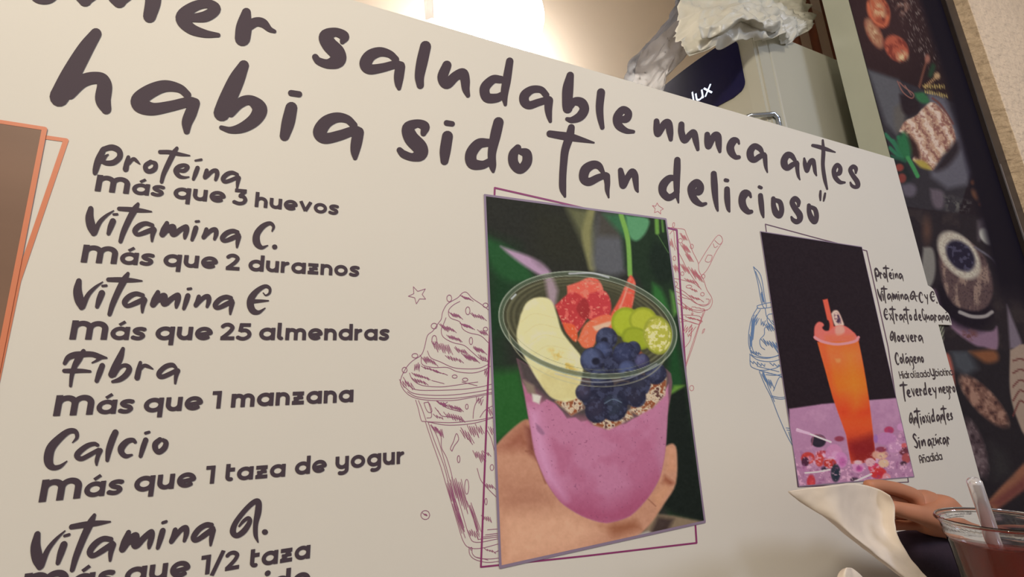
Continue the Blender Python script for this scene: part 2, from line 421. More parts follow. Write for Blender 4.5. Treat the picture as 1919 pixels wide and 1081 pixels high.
# the brush words of the left column
BRUSH = {
'Proteina': ('C', [
 ('P',[[(200,190,66),(150,300,80),(120,400,70),(110,445,52)],[(205,180,58),(300,158,64),(378,195,66),(388,265,64),(325,325,62),(245,335,54),(185,315,44)],[(258,240,16),(228,262,34),(200,310,44)]]),
 ('r',[[(485,270,44),(467,340,60),(455,402,66)],[(490,335,44),(540,288,38),(575,308,36),(614,345,14)]]),
 ('o',[[(735,322,50),(682,360,54),(682,408,54),(725,428,52),(780,400,56),(790,345,50),(755,325,40)]]),
 ('T',[[(1030,168,38),(990,230,60),(930,350,60),(880,460,52),(858,545,42)],[(840,210,44),(950,212,46),(1060,235,40),(1175,251,14)]]),
 ('e',[[(1050,420,30),(1115,418,48),(1152,378,44),(1110,358,40),(1050,378,54),(1020,425,62),(1055,480,46),(1110,496,30),(1166,491,14)]]),
 ('í',[[(1236,307,20),(1305,296,28)],[(1262,390,50),(1240,450,52),(1216,515,36)]]),
 ('n',[[(1365,418,46),(1355,460,52),(1345,495,46),(1372,478,44),(1430,425,44),(1475,422,48),(1482,465,50),(1466,520,38)]]),
 ('a',[[(1710,462,34),(1650,442,44),(1590,462,52),(1548,510,52),(1572,543,44),(1640,525,44),(1715,490,42)],[(1725,502,50),(1714,550,44),(1706,617,24)]])]),
'Vitamina': ('D', [
 ('V',[[(146,102,48),(135,180,74),(150,260,80),(172,320,56)],[(180,318,50),(225,225,40),(285,165,28),(352,120,10)]]),
 ('i',[[(350,153,20),(384,152,22)],[(345,215,56),(325,265,54),(305,325,36)]]),
 ('T',[[(570,60,30),(540,110,58),(490,200,56),(440,310,50),(413,395,38)],[(400,102,36),(500,108,42),(600,118,36),(692,128,12)]]),
 ('a',[[(700,250,34),(640,234,40),(580,257,50),(543,300,50),(568,333,36),(640,312,44),(710,282,42)],[(715,292,48),(700,340,40),(696,392,22)]]),
 ('m',[[(830,232,40),(812,290,72),(790,330,58)],[(800,315,50),(850,280,60),(885,270,60),(882,320,60),(905,328,48),(945,295,48),(1000,264,44),(1008,290,46),(996,335,44),(990,366,26)]]),
 ('i',[[(1090,217,22),(1117,215,22)],[(1090,275,46),(1076,320,46),(1056,380,32)]]),
 ('n',[[(1185,288,38),(1175,330,46),(1160,358,40),(1192,328,38),(1235,293,40),(1268,292,42),(1272,330,42),(1258,374,28)]]),
 ('a',[[(1465,312,34),(1420,302,40),(1365,322,46),(1328,365,46),(1352,390,36),(1420,365,44),(1475,337,36)],[(1478,352,40),(1465,400,38),(1459,447,20)]])]),
'C': ('D', [('C',[[(1775,303,14),(1788,262,28),(1755,232,34),(1690,262,50),(1638,330,60),(1636,405,66),(1680,450,36),(1736,432,10)]]), ('.',[[(1796,445,44),(1800,445,44)]])]),
'E': ('D', [('E',[[(1695,858,10),(1718,880,14),(1752,858,22),(1752,815,28),(1710,798,34),(1640,840,48),(1588,905,62),(1580,970,64),(1605,1020,58),(1655,1032,34),(1712,995,10)],[(1600,934,38),(1680,930,26),(1742,928,12)]])]),
'Fibra': ('E', [
 ('F',[[(462,107,50),(410,190,78),(360,280,62),(330,380,48),(316,497,34)],[(250,243,44),(290,180,62),(360,150,70),(450,142,66),(560,142,60),(640,168,58),(720,183,22)],[(650,180,50),(610,212,30),(558,238,16)],[(245,328,46),(350,328,52),(450,328,44),(536,335,30)]]),
 ('ı',[[(672,270,62),(642,350,66),(610,440,50)]]),
 ('b',[[(905,80,42),(870,180,78),(820,280,84),(778,370,78)],[(810,385,30),(865,295,40),(930,265,44),(975,302,64),(942,370,66),(870,425,56),(788,450,32)]]),
 ('r',[[(1100,235,38),(1082,320,62),(1064,405,64)],[(1090,315,44),(1140,270,40),(1185,278,40),(1240,306,16)]]),
 ('a',[[(1500,292,34),(1460,262,50),(1390,277,56),(1325,330,56),(1308,375,58),(1345,395,52),(1430,362,52),(1510,318,44)],[(1520,327,56),(1500,390,46),(1491,468,26)]])]),
'Calcio': ('F', [
 ('C',[[(458,235,12),(508,175,40),(490,108,54),(410,110,66),(305,190,84),(218,290,100),(188,400,106),(200,480,94),(252,515,62),(322,500,44),(396,442,12)]]),
 ('a',[[(740,262,40),(700,247,46),(620,272,58),(530,342,66),(510,390,66),(560,415,54),(650,372,52),(750,314,44)],[(770,322,56),(745,380,50),(729,440,44),(728,484,24)]]),
 ('l',[[(940,120,70),(905,200,76),(866,320,70),(848,432,42)]]),
 ('c',[[(1162,228,40),(1135,205,50),(1070,222,66),(1008,290,78),(1010,348,66),(1058,386,52),(1125,372,24)]]),
 ('i',[[(1278,128,34),(1318,116,32)],[(1280,205,60),(1250,290,60),(1222,386,44)]]),
 ('o',[[(1440,200,56),(1388,250,66),(1392,310,64),(1432,338,62),(1490,295,64),(1508,232,56),(1475,205,44)]])]),
'A': ('I', [('A',[[(98,882,20),(140,832,34),(188,800,38),(204,835,46),(150,925,58),(78,975,54),(35,940,62),(60,850,52),(150,730,50),(240,645,52),(290,640,58),(286,740,66),(262,860,50),(262,970,44),(285,1040,16)]]), ('.',[[(352,940,56),(357,940,56)]])]),
}


def word_polys(key):
    fr, gl = BRUSH[key]
    return [(ch, proj(fr, st)) for ch, st in gl]


def stat(polys):
    a = np.vstack(polys)
    return a.min(0), a.max(0)


def move(polys, o0, p0, sx, sz=None):
    sz = sz or sx
    o0 = np.asarray(o0); p0 = np.asarray(p0)
    return [p0 + (q - o0) * np.array([sx, sz]) for q in polys]


# ---- brush font in units of the x-height, harvested from the words above
BF = {}
for key in ('Proteina', 'Vitamina', 'Fibra', 'Calcio', 'C', 'E', 'A'):
    wp = word_polys(key)
    refl = {'Proteina': 'n', 'Vitamina': 'n', 'Fibra': 'r', 'Calcio': 'i', 'C': None, 'E': None, 'A': None}[key]
    if refl:
        lo, hi = stat([q for ch, ps in wp if ch == refl for q in ps])
        if refl == 'i':
            hi = lo + (hi - lo) * 0.74
        base, xh = lo[1], (hi - lo)[1]
    for ch, ps in wp:
        l0, h0 = stat(ps)
        b, x = (base, xh) if refl else (l0[1] + 0.02 * (h0[1] - l0[1]), (h0[1] - l0[1]) / 1.9)
        if ch == '.':
            b, x = l0[1], (h0[1] - l0[1]) / 0.3
        if ch == 'A' : b = l0[1] + 0.12 * (h0[1] - l0[1])
        if ch not in BF:
            BF[ch] = move(ps, (l0[0], b), (0, 0), 1 / x)
for ch, st in (('d', [i for i in HEAD if i[1] == 'd'][1]), ('u', [i for i in HEAD if i[1] == 'u'][1]), ('s', [i for i in HEAD if i[1] == 's'][-1])):
    ps = proj(st[0], st[2]); l0, h0 = stat(ps)
    x = (h0[1] - l0[1]) / {'d': 2.0, 'u': 1.15, 's': 1.15}[ch]
    BF[ch] = move(ps, (l0[0], l0[1] + 0.08 * x), (0, 0), 1 / x)


def bfm(strokes):
    out = []
    for st in strokes:
        out += stroke_polys(np.array(st, float))
    return out

BF['v'] = bfm([[(0.1, 1.0, .2), (0.3, .1, .26), (0.4, .05, .2), (.75, 1.0, .14)]])
BF['x'] = bfm([[(0.1, 1.0, .2), (0.7, 0.0, .2)], [(0.75, 1.0, .16), (0.0, 0.0, .18)]])
BF['y'] = bfm([[(0.05, 1.0, .2), (0.25, .45, .24), (.4, .4, .2)], [(.75, 1.0, .18), (.5, .2, .2), (.25, -.6, .14)]])
BF['z'] = bfm([[(0.05, .9, .16), (0.6, .92, .2), (.1, .1, .2), (.7, .05, .16)]])
BF['g'] = bfm([[(.6, .85, .16), (.3, .95, .2), (.08, .55, .22), (.25, .15, .2), (.6, .45, .18)], [(.68, .9, .2), (.62, .1, .22), (.5, -.7, .2), (.1, -1.0, .14)]])
BF['G'] = bfm([[(.85, 1.6, .12), (.6, 1.9, .22), (.25, 1.4, .26), (.12, .7, .28), (.35, .1, .26), (.75, .5, .2)], [(.8, .95, .2), (.78, .3, .2), (.72, -.3, .16)]])
BF['S'] = bfm([[(.85, 1.6, .14), (.55, 1.85, .24), (.2, 1.5, .28), (.5, .95, .28), (.7, .45, .28), (.4, .0, .24), (.0, .2, .16)]])
BF['-'] = bfm([[(.1, .75, .18), (.7, .75, .18)]])
BF['á'] = BF['a'] + bfm([[(.5, 1.35, .16), (.75, 1.45, .16)]])
BF['ú'] = BF['u'] + bfm([[(.5, 1.4, .16), (.75, 1.5, .16)]])
TK = {'T': (-.52, -.80), 'V': (0, -.45), 'P': (0, -.2), 'C': (0, -.1), 'A': (0, -.1), 'S': (0, -.1)}


def brush_word(text, pL, pR, xh=None):
    """baseline from photograph points pL to pR"""
    a, b = Wn([pL, pR])
    x = 0; lay = []
    for ch in text:
        g = BF[ch]; l0, h0 = stat(g)
        kl, kr = TK.get(ch, (0, 0))
        x += kl
        lay.append((g, x - min(0, l0[0])))
        x += (h0[0] - l0[0]) + kr + .12
    lo = min(stat(g)[0][0] + o for g, o in lay); hi = max(stat(g)[1][0] + o for g, o in lay)
    sx = (b[0] - a[0]) / (hi - lo)
    sz = xh or sx
    out = []
    for g, o in lay:
        for q in g:
            X = a[0] + (q[:, 0] + o - lo) * sx
            Z = a[1] + (b[1] - a[1]) * (X - a[0]) / (b[0] - a[0]) + q[:, 1] * sz
            out.append(np.stack([X, Z], 1))
    return out


# ---- rounded bold sans, x-height = 1
def arc(cx, cy, rx, ry, a0, a1, n=14):
    return [(cx + rx * math.cos(math.radians(a0 + (a1 - a0) * i / n)), cy + ry * math.sin(math.radians(a0 + (a1 - a0) * i / n))) for i in range(n + 1)]


def sans(ch, w):
    h = w / 2
    R = .57; rx = R - h; ry = .5 - h + .01
    ring = arc(R, .5, rx, ry, 0, 360, 28)
    stem = lambda x, a, b: [(x, a), (x, b)]
    sx = 2 * R - h + .005
    if ch == 'o': return [ring], 2 * R
    if ch == 'a': return [ring, stem(sx, 0, 1)], 2 * R
    if ch == 'á': return [ring, stem(sx, 0, 1), ([(.46, 1.13), (.80, 1.40)], w * .75)], 2 * R
    if ch == 'd': return [ring, stem(sx, 0, 1.42)], 2 * R
    if ch == 'q': return [ring, stem(sx, -.38, 1)], 2 * R
    if ch == 'b': return [ring, stem(h, 0, 1.42)], 2 * R
    if ch == 'g': return [ring, stem(sx, 0, 1)[::-1] + arc(sx - .40, -.02, .40, .28, 0, -125)], 2 * R
    if ch in 'nhm':
        r = (.315 if ch == 'm' else .35)
        top = 1.42 if ch == 'h' else 1.0
        out = [stem(h, 0, top)]
        out.append([(h, .5)] + arc(h + r, 1 - h - r * .95, r, r * .95, 180, 0) + [(h + 2 * r, 0)])
        W_ = 2 * r + w
        if ch == 'm':
            out.append([(h + 2 * r, .5)] + arc(h + 3 * r, 1 - h - r * .95, r, r * .95, 180, 0) + [(h + 4 * r, 0)])
            W_ = 4 * r + w
        return out, W_
    if ch == 'ñ':
        a, b = sans('n', w); return a + [([(.2, 1.28), (.45, 1.36), (.65, 1.26), (.9, 1.34)], w * .7)], b
    if ch == 'M':
        a, b = sans('m', w * .98)
        k = 1.42
        return [([(x * k, y * k) for x, y in s], w * 1.28) for s in a], b * k
    if ch == 'u':
        r = .35
        return [[(h, 1)] + arc(h + r, h + r * .95, r, r * .95, 180, 360), stem(h + 2 * r, 0, 1)], 2 * r + w
    if ch == 'y':
        r = .37
        return [[(h, 1)] + arc(h + r, h + r * .95 + .02, r, r * .95, 180, 360), [(h + 2 * r, 1), (h + 2 * r, 0)] + arc(h + r, -.04, r, .26, 0, -125)], 2 * r + w
    if ch == 'r': return [stem(h, 0, 1), [(h, .45)] + arc(h + .42, .48, .42, 1 - .48 - h, 180, 92)], .66
    if ch == 'e': return [[(h + .02, .40), (2 * R - h - .02, .52)] + arc(R, .5, rx, ry, 8, 318, 26)], 2 * R - .04
    if ch == 's':
        p = smooth_path([(.80, .80, 0), (.55, .87, 0), (.28, .83, 0), (.17, .70, 0), (.32, .56, 0), (.60, .46, 0), (.70, .30, 0), (.56, .15, 0), (.32, .13, 0), (.04, .22, 0)], 4)
        return [[(a, b) for a, b, _ in p]], .86
    if ch == 'v': return [[(.12, 1.0), (.54, .08)], [(.96, 1.0), (.54, .08)]], 1.08
    if ch == 'z': return [[(.04, 1 - h), (.86, 1 - h)], [(.74, 1 - h), (.16, h)], [(.02, h), (.88, h)], ([(.12, .5), (.82, .5)], w * .72)], .9
    if ch == 'l': return [[(h, 1.42), (h, .3)] + arc(h + .18, .3, .18, .3 - h, 180, 275)], .46
    if ch == 'i': return [stem(h, 0, 1), ([(h, 1.30), (h + .001, 1.30)], w * 1.25)], w
    if ch == 't': return [[(h, 1.30), (h, .34)] + arc(h + .22, .34, .22, .34 - h, 180, 285), [(h, .86), (.62, .86)]], .64
    if ch == '1': return [stem(.5, 0, 1.38), [(.02, 1.38 - h), (.5, 1.38 - h)]], .5 + h
    if ch == '2':
        p = smooth_path([(.10, 1.06, 0), (.28, 1.22, 0), (.56, 1.24, 0), (.80, 1.04, 0), (.70, .74, 0), (.44, .44, 0), (.14, .15, 0)], 5)
        return [[(a, b) for a, b, _ in p], [(.04, h), (1.0, h)]], 1.0
    if ch == '3':
        p = smooth_path([(.46, .76, 0), (.74, .72, 0), (.88, .46, 0), (.76, .20, 0), (.44, .12, 0), (.06, .26, 0)], 5)
        return [[(.10, 1.38 - h), (.92, 1.38 - h)], [(.84, 1.34 - h), (.48, .78)], [(a, b) for a, b, _ in p]], 1.0
    if ch == '5':
        p = smooth_path([(.24, .76, 0), (.6, .80, 0), (.86, .60, 0), (.86, .32, 0), (.60, .13, 0), (.32, .12, 0), (.04, .24, 0)], 5)
        return [[(.94, 1.38 - h), (.18, 1.38 - h)], [(.30, 1.34), (.22, .68)], [(a, b) for a, b, _ in p]], 1.0
    if ch == '/': return [[(.02, -.15), (.68, 1.52)]], .7
    if ch == 'H': return [stem(h, 0, 1.4), stem(1.0, 0, 1.4), [(h, .7), (1.0, .7)]], 1.0 + h
    if ch == 'A': return [[(h, 0), (h, .8)] + arc(h + .36, .9, .36, .38, 180, 0) + [(h + .72, 0)], [(h, .55), (h + .72, .55)]], .72 + w
    return [], .5


def sans_word(text, pL, pR, w=.29, gap=.15, sp=.55):
    a, b = Wn([pL, pR])
    x = 0; st = []
    for ch in text:
        if ch == ' ':
            x += sp; continue
        g, adv = sans(ch, w)
        for s in g:
            ww = w
            if isinstance(s, tuple): s, ww = s
            st.append((np.array([(p[0] + x, p[1]) for p in s]), ww))
        x += adv + gap
    tot = x - gap
    sc = (b[0] - a[0]) / tot
    out = []
    for s, ww in st:
        q = np.column_stack([s, np.full(len(s), ww)])
        dotty = len(s) == 2 and abs(s[0][1] - s[1][1]) + abs(s[0][0] - s[1][0]) < .01
        for p in stroke_polys(q, butt=not dotty, smooth=False, seg=12):
            X = a[0] + p[:, 0] * sc
            Z = a[1] + (b[1] - a[1]) * (p[:, 0] / tot) + p[:, 1] * sc
            out.append(np.stack([X, Z], 1))
    return out


# ------------------------------------------------------------------ painting of printed photographs (in the prints' own photo pixels)
class Paint:
    def __init__(s, X, Y, base):
        s.X, s.Y = X, Y
        s.c = np.tile(np.array(base, float), (len(X), 1))

    def noise(s, sc, oct=4, seed=0, ax=1.0):
        out = np.zeros_like(s.X); amp = .5; tot = 0
        r = np.random.RandomState(seed); tab = r.rand(256, 256)
        x = s.X / sc; y = s.Y / sc * ax
        for o in range(oct):
            xi = np.floor(x).astype(int); yi = np.floor(y).astype(int)
            fx = x - xi; fy = y - yi
            fx = fx * fx * (3 - 2 * fx); fy = fy * fy * (3 - 2 * fy)
            t = lambda i, j: tab[(xi + i) % 256, (yi + j) % 256]
            v = (t(0, 0) * (1 - fx) + t(1, 0) * fx) * (1 - fy) + (t(0, 1) * (1 - fx) + t(1, 1) * fx) * fy
            out += v * amp; tot += amp; amp *= .55; x = x * 2.03 + 7; y = y * 2.03 + 3
        return out / tot

    def mix(s, m, col):
        m = np.clip(m, 0, 1)[:, None]
        s.c = s.c * (1 - m) + np.asarray(col, float) * m

    def poly(s, pts, soft=1.5):
        P = np.asarray(pts, float); x, y = s.X, s.Y
        ins = np.zeros(len(x), bool); d = np.full(len(x), 1e9)
        for i in range(len(P)):
            a, b = P[i], P[(i + 1) % len(P)]
            cond = ((a[1] > y) != (b[1] > y))
            xx = (b[0] - a[0]) * (y - a[1]) / (b[1] - a[1] + 1e-12) + a[0]
            ins ^= cond & (x < xx)
            e = b - a; t = np.clip(((x - a[0]) * e[0] + (y - a[1]) * e[1]) / (e @ e + 1e-9), 0, 1)
            d = np.minimum(d, np.hypot(x - a[0] - t * e[0], y - a[1] - t * e[1]))
        sd = np.where(ins, d, -d)
        return np.clip(sd / soft * .5 + .5, 0, 1)

    def curve(s, pts, soft=1.5, sub=4):
        p = smooth_path(np.column_stack([pts + [pts[0]], np.zeros(len(pts) + 1)]), sub)[:, :2]
        return s.poly(p[:-1], soft)

    def ell(s, cx, cy, a, b, ang=0, soft=1.5):
        t = math.radians(ang); dx = s.X - cx; dy = s.Y - cy
        u = dx * math.cos(t) + dy * math.sin(t); v = -dx * math.sin(t) + dy * math.cos(t)
        r = np.sqrt((u / a) ** 2 + (v / b) ** 2)
        return np.clip((1 - r) * min(a, b) / soft * .5 + .5, 0, 1), r, u, v

    def line(s, pts, w, soft=1.0, smooth=True):
        p = np.array([(a, b, 0) for a, b in pts], float)
        if smooth: p = smooth_path(p, 5)
        d = np.full(len(s.X), 1e9)
        for a, b in zip(p[:-1, :2], p[1:, :2]):
            e = b - a; t = np.clip(((s.X - a[0]) * e[0] + (s.Y - a[1]) * e[1]) / (e @ e + 1e-9), 0, 1)
            d = np.minimum(d, np.hypot(s.X - a[0] - t * e[0], s.Y - a[1] - t * e[1]))
        return np.clip((w / 2 - d) / soft + .5, 0, 1)


def print_mesh(name, quad, nu, nv, fn, white, y, parent, label=None):
    """quad: board-plane corners TL TR BR BL; fn(Paint) paints; white: how the photo shows white vinyl there"""
    TL, TR, BR, BL = [np.array(q, float) for q in quad]
    u = np.linspace(0, 1, nu); v = np.linspace(0, 1, nv)
    U, V = np.meshgrid(u, v)
    P = (TL * (1 - U[..., None]) + TR * U[..., None]) * (1 - V[..., None]) + (BL * (1 - U[..., None]) + BR * U[..., None]) * V[..., None]
    P = P.reshape(-1, 2)
    X, Y = px_of(P[:, 0], P[:, 1])
    pt = fn(X, Y)
    lin = sl(np.clip(pt.c, 0, 255)) / sl(white) * 0.76
    lin = np.clip(lin, 0, .9)
    idx = np.arange(nu * nv).reshape(nv, nu)
    fs = np.stack([idx[:-1, :-1], idx[1:, :-1], idx[1:, 1:], idx[:-1, 1:]], -1).reshape(-1, 4)
    me = bpy.data.meshes.new(name)
    me.vertices.add(len(P)); me.vertices.foreach_set('co', np.stack([P[:, 0], np.full(len(P), y), P[:, 1]], 1).ravel())
    me.loops.add(fs.size); me.loops.foreach_set('vertex_index', fs.ravel())
    me.polygons.add(len(fs)); me.polygons.foreach_set('loop_start', np.arange(0, fs.size, 4))
    me.update(calc_edges=True); me.validate()
    a = me.color_attributes.new('paint', 'FLOAT_COLOR', 'POINT')
    a.data.foreach_set('color', np.column_stack([lin, np.ones(len(lin))]).ravel())
    me.materials.append(MT['printed'])
    o = bpy.data.objects.new(name, me); COL.objects.link(o)
    o.parent = parent
    o.matrix_parent_inverse = Matrix.Translation(-Vector(parent.location))
    if label: o['label'] = label
    return o


# ================================================================== STRUCTURE
XJ = float(W(1675, 297)[0])                 # jamb / right end of the board
ZB = float(W(1675, 297)[2])                 # top of the board
XT0, XT1 = 1.727, 1.782                     # dark trim beside the mural
JD = 0.055                                  # thickness of the partition
WF = 0.006                                  # wall face behind the board
XL, XR, ZC = -1.6, 4.3, 3.4
YB = 0.96                                   # back wall of the kitchen


def struct(name, *a, **k):
    o = box(name, *a, **k); o['kind'] = 'structure'; return o

struct('floor', XL, XR, -2.6, YB, -0.1, 0.0, MT['floor'])
struct('ceiling', XL, XR, -2.6, YB, ZC, ZC + .1, MT['ceiling'])
bm = bmesh.new()
bx(bm, XL, XJ, WF, WF + JD, 0, ZB - .001)                     # low partition that carries the board
bx(bm, XL, XJ, WF, WF + JD, 2.2, ZC)                          # lintel
obj('wall_partition', bm, MT['wallgap'])['kind'] = 'structure'
bm = bmesh.new()
bx(bm, XJ, XT1 + .02, WF, WF + JD, 0, ZC)
jo = obj('wall_right_of_opening', bm, MT['jamb']); jo['kind'] = 'structure'
bm = bmesh.new()
bx(bm, XT1, XR, -0.036, WF + JD, 0, ZC, .002)
pl = obj('wall_pillar', bm, MT['plaster']); pl['kind'] = 'structure'
struct('wall_back', XL, XR, YB, YB + .08, 0, ZC, MT['wall'])
struct('wall_left', XL - .08, XL, -2.6, YB, 0, ZC, MT['wall'])
struct('wall_right', XR, XR + .08, -2.6, YB, 0, ZC, MT['wall'])

# ================================================================== PRINTED BOARD
board = empty('menu_board', (0.3, 0, 0.3))
tag(board, 'large white printed menu board with handwritten headline and three picture prints', 'sign')
bm = bmesh.new()
outl = [(-1.30, .30), (XJ + .003, .30)]
ph = [(1784, 609), (1782, 600), (1778, 588), (1760, 570), (1755.5, 557), (1750, 543), (1745, 538), (1738, 534)]
edge_x = lambda z: XJ
for z in (.5, .7): pass
tab = Wn(ph)
outl += [(XJ, tab[0][1])] + [tuple(t) for t in tab] + [(XJ, tab[-1][1])]
outl += [(XJ, ZB), (-1.30, ZB)]
vs = [bm.verts.new((a, 0.0, b)) for a, b in outl]
f = bm.faces.new(vs)
r = bmesh.ops.extrude_face_region(bm, geom=[f])
for v in r['geom']:
    if isinstance(v, bmesh.types.BMVert): v.co.y += 0.0035
bmesh.ops.recalc_face_normals(bm, faces=bm.faces)
obj('panel', bm, MT['vinyl'], board)

# headline
for i, (fr, ch, st) in enumerate(HEAD):
    g = Glyphs(); g.add(proj(fr, st, sub=7))
    g.build('letter', MT['ink'], board, -.0006)


def brush_line(items, label):
    g = Glyphs()
    for it in items: g.add(it)
    g.build('brush_lettering', MT['ink'], board, -.0006, label)


def flat(key): return [q for _, ps in word_polys(key) for q in ps]


vit = flat('Vitamina')
brush_line([flat('Proteina')], 'handwritten word Proteína')
brush_line([vit, flat('C')], 'handwritten words Vitamina C.')
lo, hi = stat(vit)


def vit_at(pl_, pr_, pb_):
    a, b, c = Wn([pl_, pr_, pb_])
    s = (b[0] - a[0]) / (hi[0] - lo[0])
    ref = Wn([(140 + 165 / 4.7975, 370 + 348 / 4.7975)])[0]       # foot of the V
    return move(vit, (lo[0], ref[1]), (a[0], c[1]), s)

D_ = lambda x, y: (140 + x / 4.7975, 370 + y / 4.7975)
H_ = lambda x, y: (30 + x / 3.998, 910 + y / 3.998)
brush_line([vit_at(D_(-18, 870), D_(1440, 940), D_(40, 1012)), flat('E')], 'handwritten words Vitamina E')
brush_line([flat('Fibra')], 'handwritten word Fibra')
brush_line([flat('Calcio')], 'handwritten word Calcio')
brush_line([vit_at(H_(107, 480), H_(1497, 340), H_(155, 635)), flat('A')], 'handwritten words Vitamina A.')

LINES = [
 [('Más', (177, 358), (306.7, 369)), ('que', (324, 372), (421, 380.5)), ('3', (435, 383), (462, 385)), ('huevos', (477, 387.5), (634, 403))],
 [('Más', (150.8, 491.5), (287, 498)), ('que', (305, 499), (406.4, 504)), ('2', (421.8, 505.5), (448.5, 507)), ('duraznos', (464.7, 507.5), (673, 518.5))],
 [('Más', (129.5, 636), (271.6, 637)), ('que', (290, 637), (396.5, 637)), ('25', (411.6, 637), (469.4, 637)), ('almendras', (484.8, 637), (729, 637.5))],
 [('Más', (99, 779.5), (249, 773.5)), ('que', (268, 773), (378, 767.5)), ('1', (395.3, 766), (413, 765)), ('manzana', (432.3, 763.5), (661.7, 753))],
 [('Más', (72, 941), (229, 925)), ('que', (250, 922), (365, 911.5)), ('1', (383.4, 907), (401, 905.5)), ('taza', (421.5, 902), (534, 892.5)), ('de', (552, 890), (611, 884)), ('yogur', (628, 880), (757.5, 868))],
 [('Más', (38, 1123), (212, 1098)), ('que', (232, 1096), (354, 1079)), ('1/2', (374, 1078), (447.7, 1065)), ('taza', (467.7, 1064), (580.5, 1045.5))],
 [('de', (250, 1143), (310, 1134)), ('nido', (458, 1121), (581, 1099))],
]
LB = ['more than three eggs', 'more than two peaches', 'more than twenty-five almonds', 'more than one apple', 'more than one cup of yogurt', 'more than half a cup', 'last printed line cut by the frame']
for L, lb in zip(LINES, LB):
    g = Glyphs()
    for t, a, b in L:
        if t == 'de' and lb.startswith('last'): continue
        g.add(sans_word(t, a, b))
    g.build('printed_lettering', MT['ink'], board, -.0006, 'bold printed line, ' + lb)

RC = [
 [('Proteina', (1640, 520.5), (1692.8, 522.5))],
 [('Vitamina', (1647, 560.5), (1703.3, 561.5)), ('A', (1706, 563), (1718, 563)), ('-', (1717, 563), (1722, 563)), ('C', (1723, 565), (1732, 565)), ('y', (1734, 563), (1741, 563)), ('E', (1744.5, 565), (1754.5, 565)), ('.', (1755.5, 567), (1757.5, 567))],
 [('ExTracTo', (1658, 599), (1710, 600)), ('de', (1713.5, 600), (1728, 600)), ('Guaraná', (1730, 600), (1780.5, 600.5))],
 [('Aloe', (1668.7, 640), (1696.4, 639.5)), ('vera', (1699.5, 639.5), (1730, 638.5))],
 [('Colágeno', (1678.5, 681), (1732, 679))],
 [('Te', (1690.5, 744), (1708, 742.5)), ('verde', (1710, 741), (1747, 739)), ('y', (1749, 739), (1757, 738)), ('negro', (1760, 737), (1791, 734.5))],
 [('AnTioxidanTes', (1705, 795), (1786.4, 785.5))],
 [('Sin', (1713.5, 839), (1735.7, 835.5)), ('azúcar', (1739, 835.5), (1781.3, 830.5))],
]
XHR = 0.0124
RL = ['Proteína', 'Vitamina A-C y E', 'Extracto de Guaraná', 'Aloe vera', 'Colágeno', 'Te verde y negro', 'Antioxidantes', 'Sin azúcar']
for L, lb in zip(RC, RL):
    g = Glyphs()
    for t, a, b in L:
        t = t.replace('Proteina', 'ProTeína').replace('Vitamina', 'ViTamina')
        if t == '.':
            c = Wn([a])[0]; g.add([np.array([c + np.array([math.cos(k * .6283), math.sin(k * .6283)]) * .0022 for k in range(10)])])
            continue
        g.add(brush_word(t, a, b, XHR))
    g.build('brush_lettering', MT['ink_small'], board, -.0006, 'small handwritten line ' + lb)
for L, lb in (([('Hidrolizado', (1686.5, 709.5), (1743.6, 706)), ('y', (1744.8, 705.6), (1752.3, 705)), ('biotina', (1753.5, 705), (1786.3, 703))], 'Hidrolizado y biotina'),
              ([('Añadida', (1724, 868), (1766.3, 861))], 'Añadida')):
    g = Glyphs()
    for t, a, b in L: g.add(sans_word(t, a, b, w=.2, gap=.16))
    g.build('printed_lettering', MT['ink_small'], board, -.0006, 'small printed words ' + lb)

# outline frames
def outline(pts, width, m, label, closed=False, y=-.0004):
    g = Glyphs()
    P = [(a, b, width) for a, b in pts]
    g.add([Wn(q) for i in range(len(P) - 1) for q in stroke_polys([P[i], P[i + 1]], smooth=False, seg=8)])
    return g.build('outline_frame', m, board, y, label)

outline([(927, 352), (1046, 379), (1268, 431), (1286, 720), (1305, 1017), (1100, 1041), (901, 1062), (915, 700), (927, 352)], 3.4, MT['magenta'], 'magenta outline tilted behind the fruit cup picture')
outline([(1434, 420), (1530, 446), (1624, 470), (1664, 650), (1702, 903), (1600, 908), (1495, 912), (1468, 680), (1434, 420)], 1.8, MT['plumline'], 'thin plum outline behind the orange drink picture')

# left brown picture, cut by the frame
q = Wn([(85, 240)])[0]
left_c = Wn([(85, 240), (-160, 207), (-420, 1100), (-70, 1000)])
lp = [Wn([(84.5, 242)])[0], Wn([(3.5, 655)])[0]]
dirx = (lp[1] - lp[0]); TRc = lp[0]; BRc = lp[0] + dirx * 1.75
TLc = TRc + np.array([-.34, .004]); BLc = BRc + np.array([-.34, .004])
link('photo_print', [(a[0], -.0008, a[1]) for a in (TLc, BLc, BRc, TRc)], [(0, 1, 2, 3)], MT['brown'], board)['label'] = 'plain brown picture at the left end of the board'
g = Glyphs()
wpl = .0036
g.add([q for a, b in ((TLc, TRc), (TRc, BRc)) for q in stroke_polys([(a[0], a[1], wpl), (b[0], b[1], wpl)], smooth=False, seg=8)])
g.build('picture_border', MT['orange'], board, -.0010, 'orange border of the brown picture')
g = Glyphs()
o1, o2, o3, o4 = Wn([(40, 251), (124, 263), (34, 527), (-12, 745)])
g.add([q for a, b in ((o1, o2), (o2, o3), (o3, o4)) for q in stroke_polys([(a[0], a[1], .0038), (b[0], b[1], .0038)], smooth=False, seg=8)])
g.build('outline_frame', MT['orange'], board, -.0004, 'orange outline tilted behind the brown picture')

